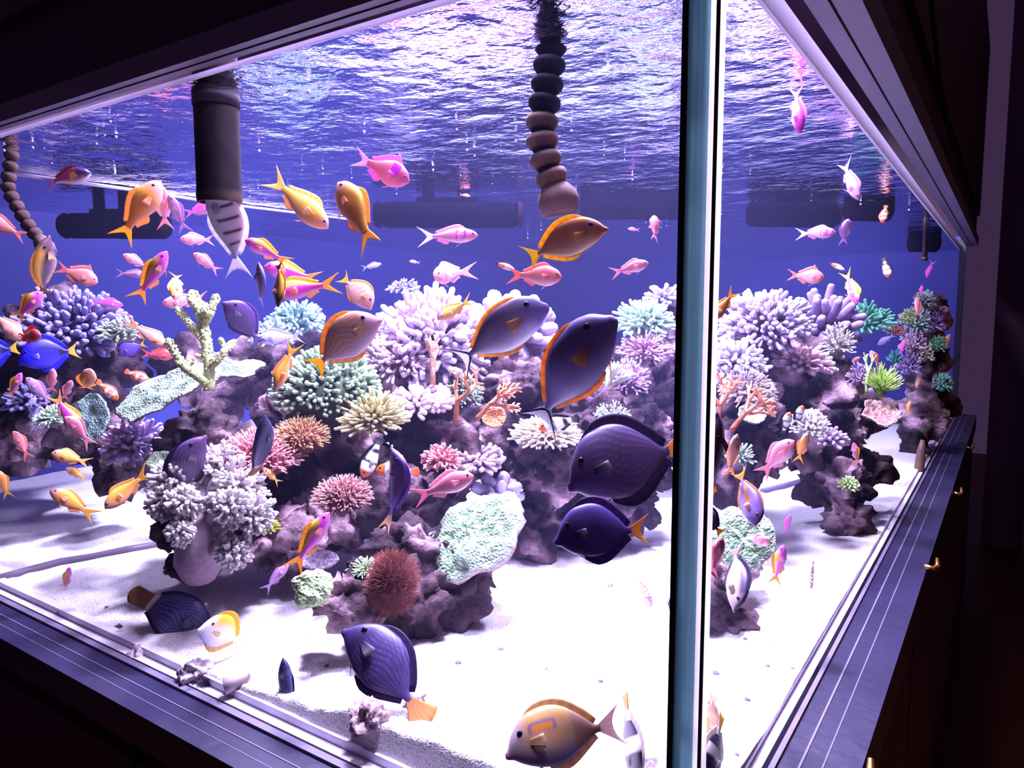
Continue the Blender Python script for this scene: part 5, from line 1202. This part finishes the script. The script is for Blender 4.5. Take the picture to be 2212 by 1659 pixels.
# hollow shell tube, urchin, snails
p = sand_at(505, 1488); d = depth_of(p); k = d / F
mb = MB(); a, b_ = p + UP * 12 * k + RT * -14 * k - FW * .01, p + UP * 24 * k + RT * 30 * k
mb.tube([b_ + RT * 4 * k, b_, a.lerp(b_, .5), a, a + (b_ - a) * .02, a.lerp(b_, .6)], [8 * k, 11 * k, 13 * k, 19 * k, 14 * k, 8 * k], 16, [(.16, .09, .09), (.28, .2, .2), (.34, .26, .28), (.6, .54, .6), (.62, .56, .66), (.2, .15, .2)])
mb.tube([p - Vector((0, 0, .004)), a.lerp(b_, .55)], [15 * k, 10 * k], 10, (.26, .19, .2))
tag(mb.build('shell', M['col'], loc=tuple(p)), 'tubular white-mouthed shell on the sand by the front glass', 'shell')
p = sand_at(448, 1485); d = depth_of(p); k = d / F; mb = MB(); rnd = random.Random(8)
mb.ball(p + UP * 4 * k, 13 * k, (.03, .02, .05), 12, 8)
for q in fib(160, 115):
    mb.tube([p + UP * 4 * k + q * 10 * k, p + UP * 4 * k + q * 26 * k * rnd.uniform(.8, 1.1)], [1.3 * k, .4 * k], 4, (.05, .035, .09))
tag(mb.build('sea_urchin', M['col'], loc=tuple(p)), 'small dark sea urchin beside the front glass', 'sea urchin')
def snail(label, px, py, rp, c1, c2, ax, base=None, seed=0):
    p = base or sand_at(px, py); k = depth_of(p) / F * rp; mb = MB(); pts, rr, cc = [], [], []
    fr = frame_of(Vector(ax))
    for i in range(64):
        t = i / 63; a = t * 6.28 * 3.1; ro = (1 - t) ** 1.3
        pts.append(p + Vector((0, 0, k * .6)) + fr @ Vector((math.cos(a) * ro * k * .62, math.sin(a) * ro * k * .62, (1 - ro) * k * .9 - k * .3))); rr.append(max(.02 * k, ro * k * .42)); cc.append(c1 if (i // 3) % 2 else c2)
    mb.tube(pts, rr, 10, cc); o = mb.build('snail_shell', M['col'], loc=tuple(p)); return tag(o, label, 'snail')
snail('spiral snail shell at the foot of the corner on the bright sand', 1402, 1662, 24, (.60, .48, .56), (.82, .74, .84), -FW)
snail('brown banded snail shell against the side pane', 1862, 1286, 15, (.12, .08, .14), (.34, .24, .30), UPV)
snail('long pale snail shell at the lower end of the side pane', 1690, 1610, 18, (.50, .40, .50), (.72, .62, .66), -FW)
mb = MB(); d = entry(1984, 1000) + .03
mb.tube([at(1993, 950, d), at(1990, 975, d), at(1986, 1010, d), at(1984, 1035, d), at(1985, 1046, d)], [.006, .013, .015, .014, .006], 12, [(.16, .08, .06)] * 5, True)
tag(mb.build('sea_cucumber', M['col'], loc=tuple(at(1984, 1000, d))), 'brown sea cucumber climbing the far side pane', 'sea cucumber')
# brass catches on the side ledge's outer edge
for px, py, wh in ((2090, 962, 'farthest of the four brass catches along the side ledge'), (2062, 1058, 'second farthest of the four brass catches along the side ledge'), (2002, 1212, 'third brass catch along the side ledge, well lit'), (1838, 1650, 'nearest brass catch along the side ledge, at the bottom edge')):
    r = ray(px, py); p = CAM + r * ((G + .088 - CAM.x) / r.x)
    mb = MB()
    mb.tube([p + Vector((-.003, -.012, -.006)), p + Vector((.012, -.010, -.010)), p + Vector((.018, .0, -.006)), p + Vector((.016, .010, .006))], [.004, .005, .005, .003], 8, (1, 1, 1))
    tag(mb.build('catch', M['brass'], loc=tuple(p)), wh, 'catch', 'brass catches along the side ledge')
# floating specks under the surface
mb = MB(); rnd = random.Random(3)
for i in range(80):
    x, y = -rnd.random() ** .8 * 1.5 - .02, rnd.random() ** 1.2 * 1.9 + .03
    mb.ball((x, y, ZW - .004 - rnd.random() * .006), rnd.uniform(.0010, .0026), (.95, .93, 1), 6, 4)
tag(mb.build('bubbles', M['bead']), 'white bubbles scattered under the water surface', 'bubbles', kind='stuff')
# cable down the hood
mb = MB(); mb.tube([Vector((G + PB + .006, y, z)) for y, z in ((.30, 1.5), (.42, 1.3), (.60, 1.12), (.85, 1.03), (1.1, .95), (1.5, .90), (2.2, .89))], .004, 8, (.006, .004, .01))
tag(mb.build('power_cord', M['col']), 'black cord draped down the side of the hood', 'cord')
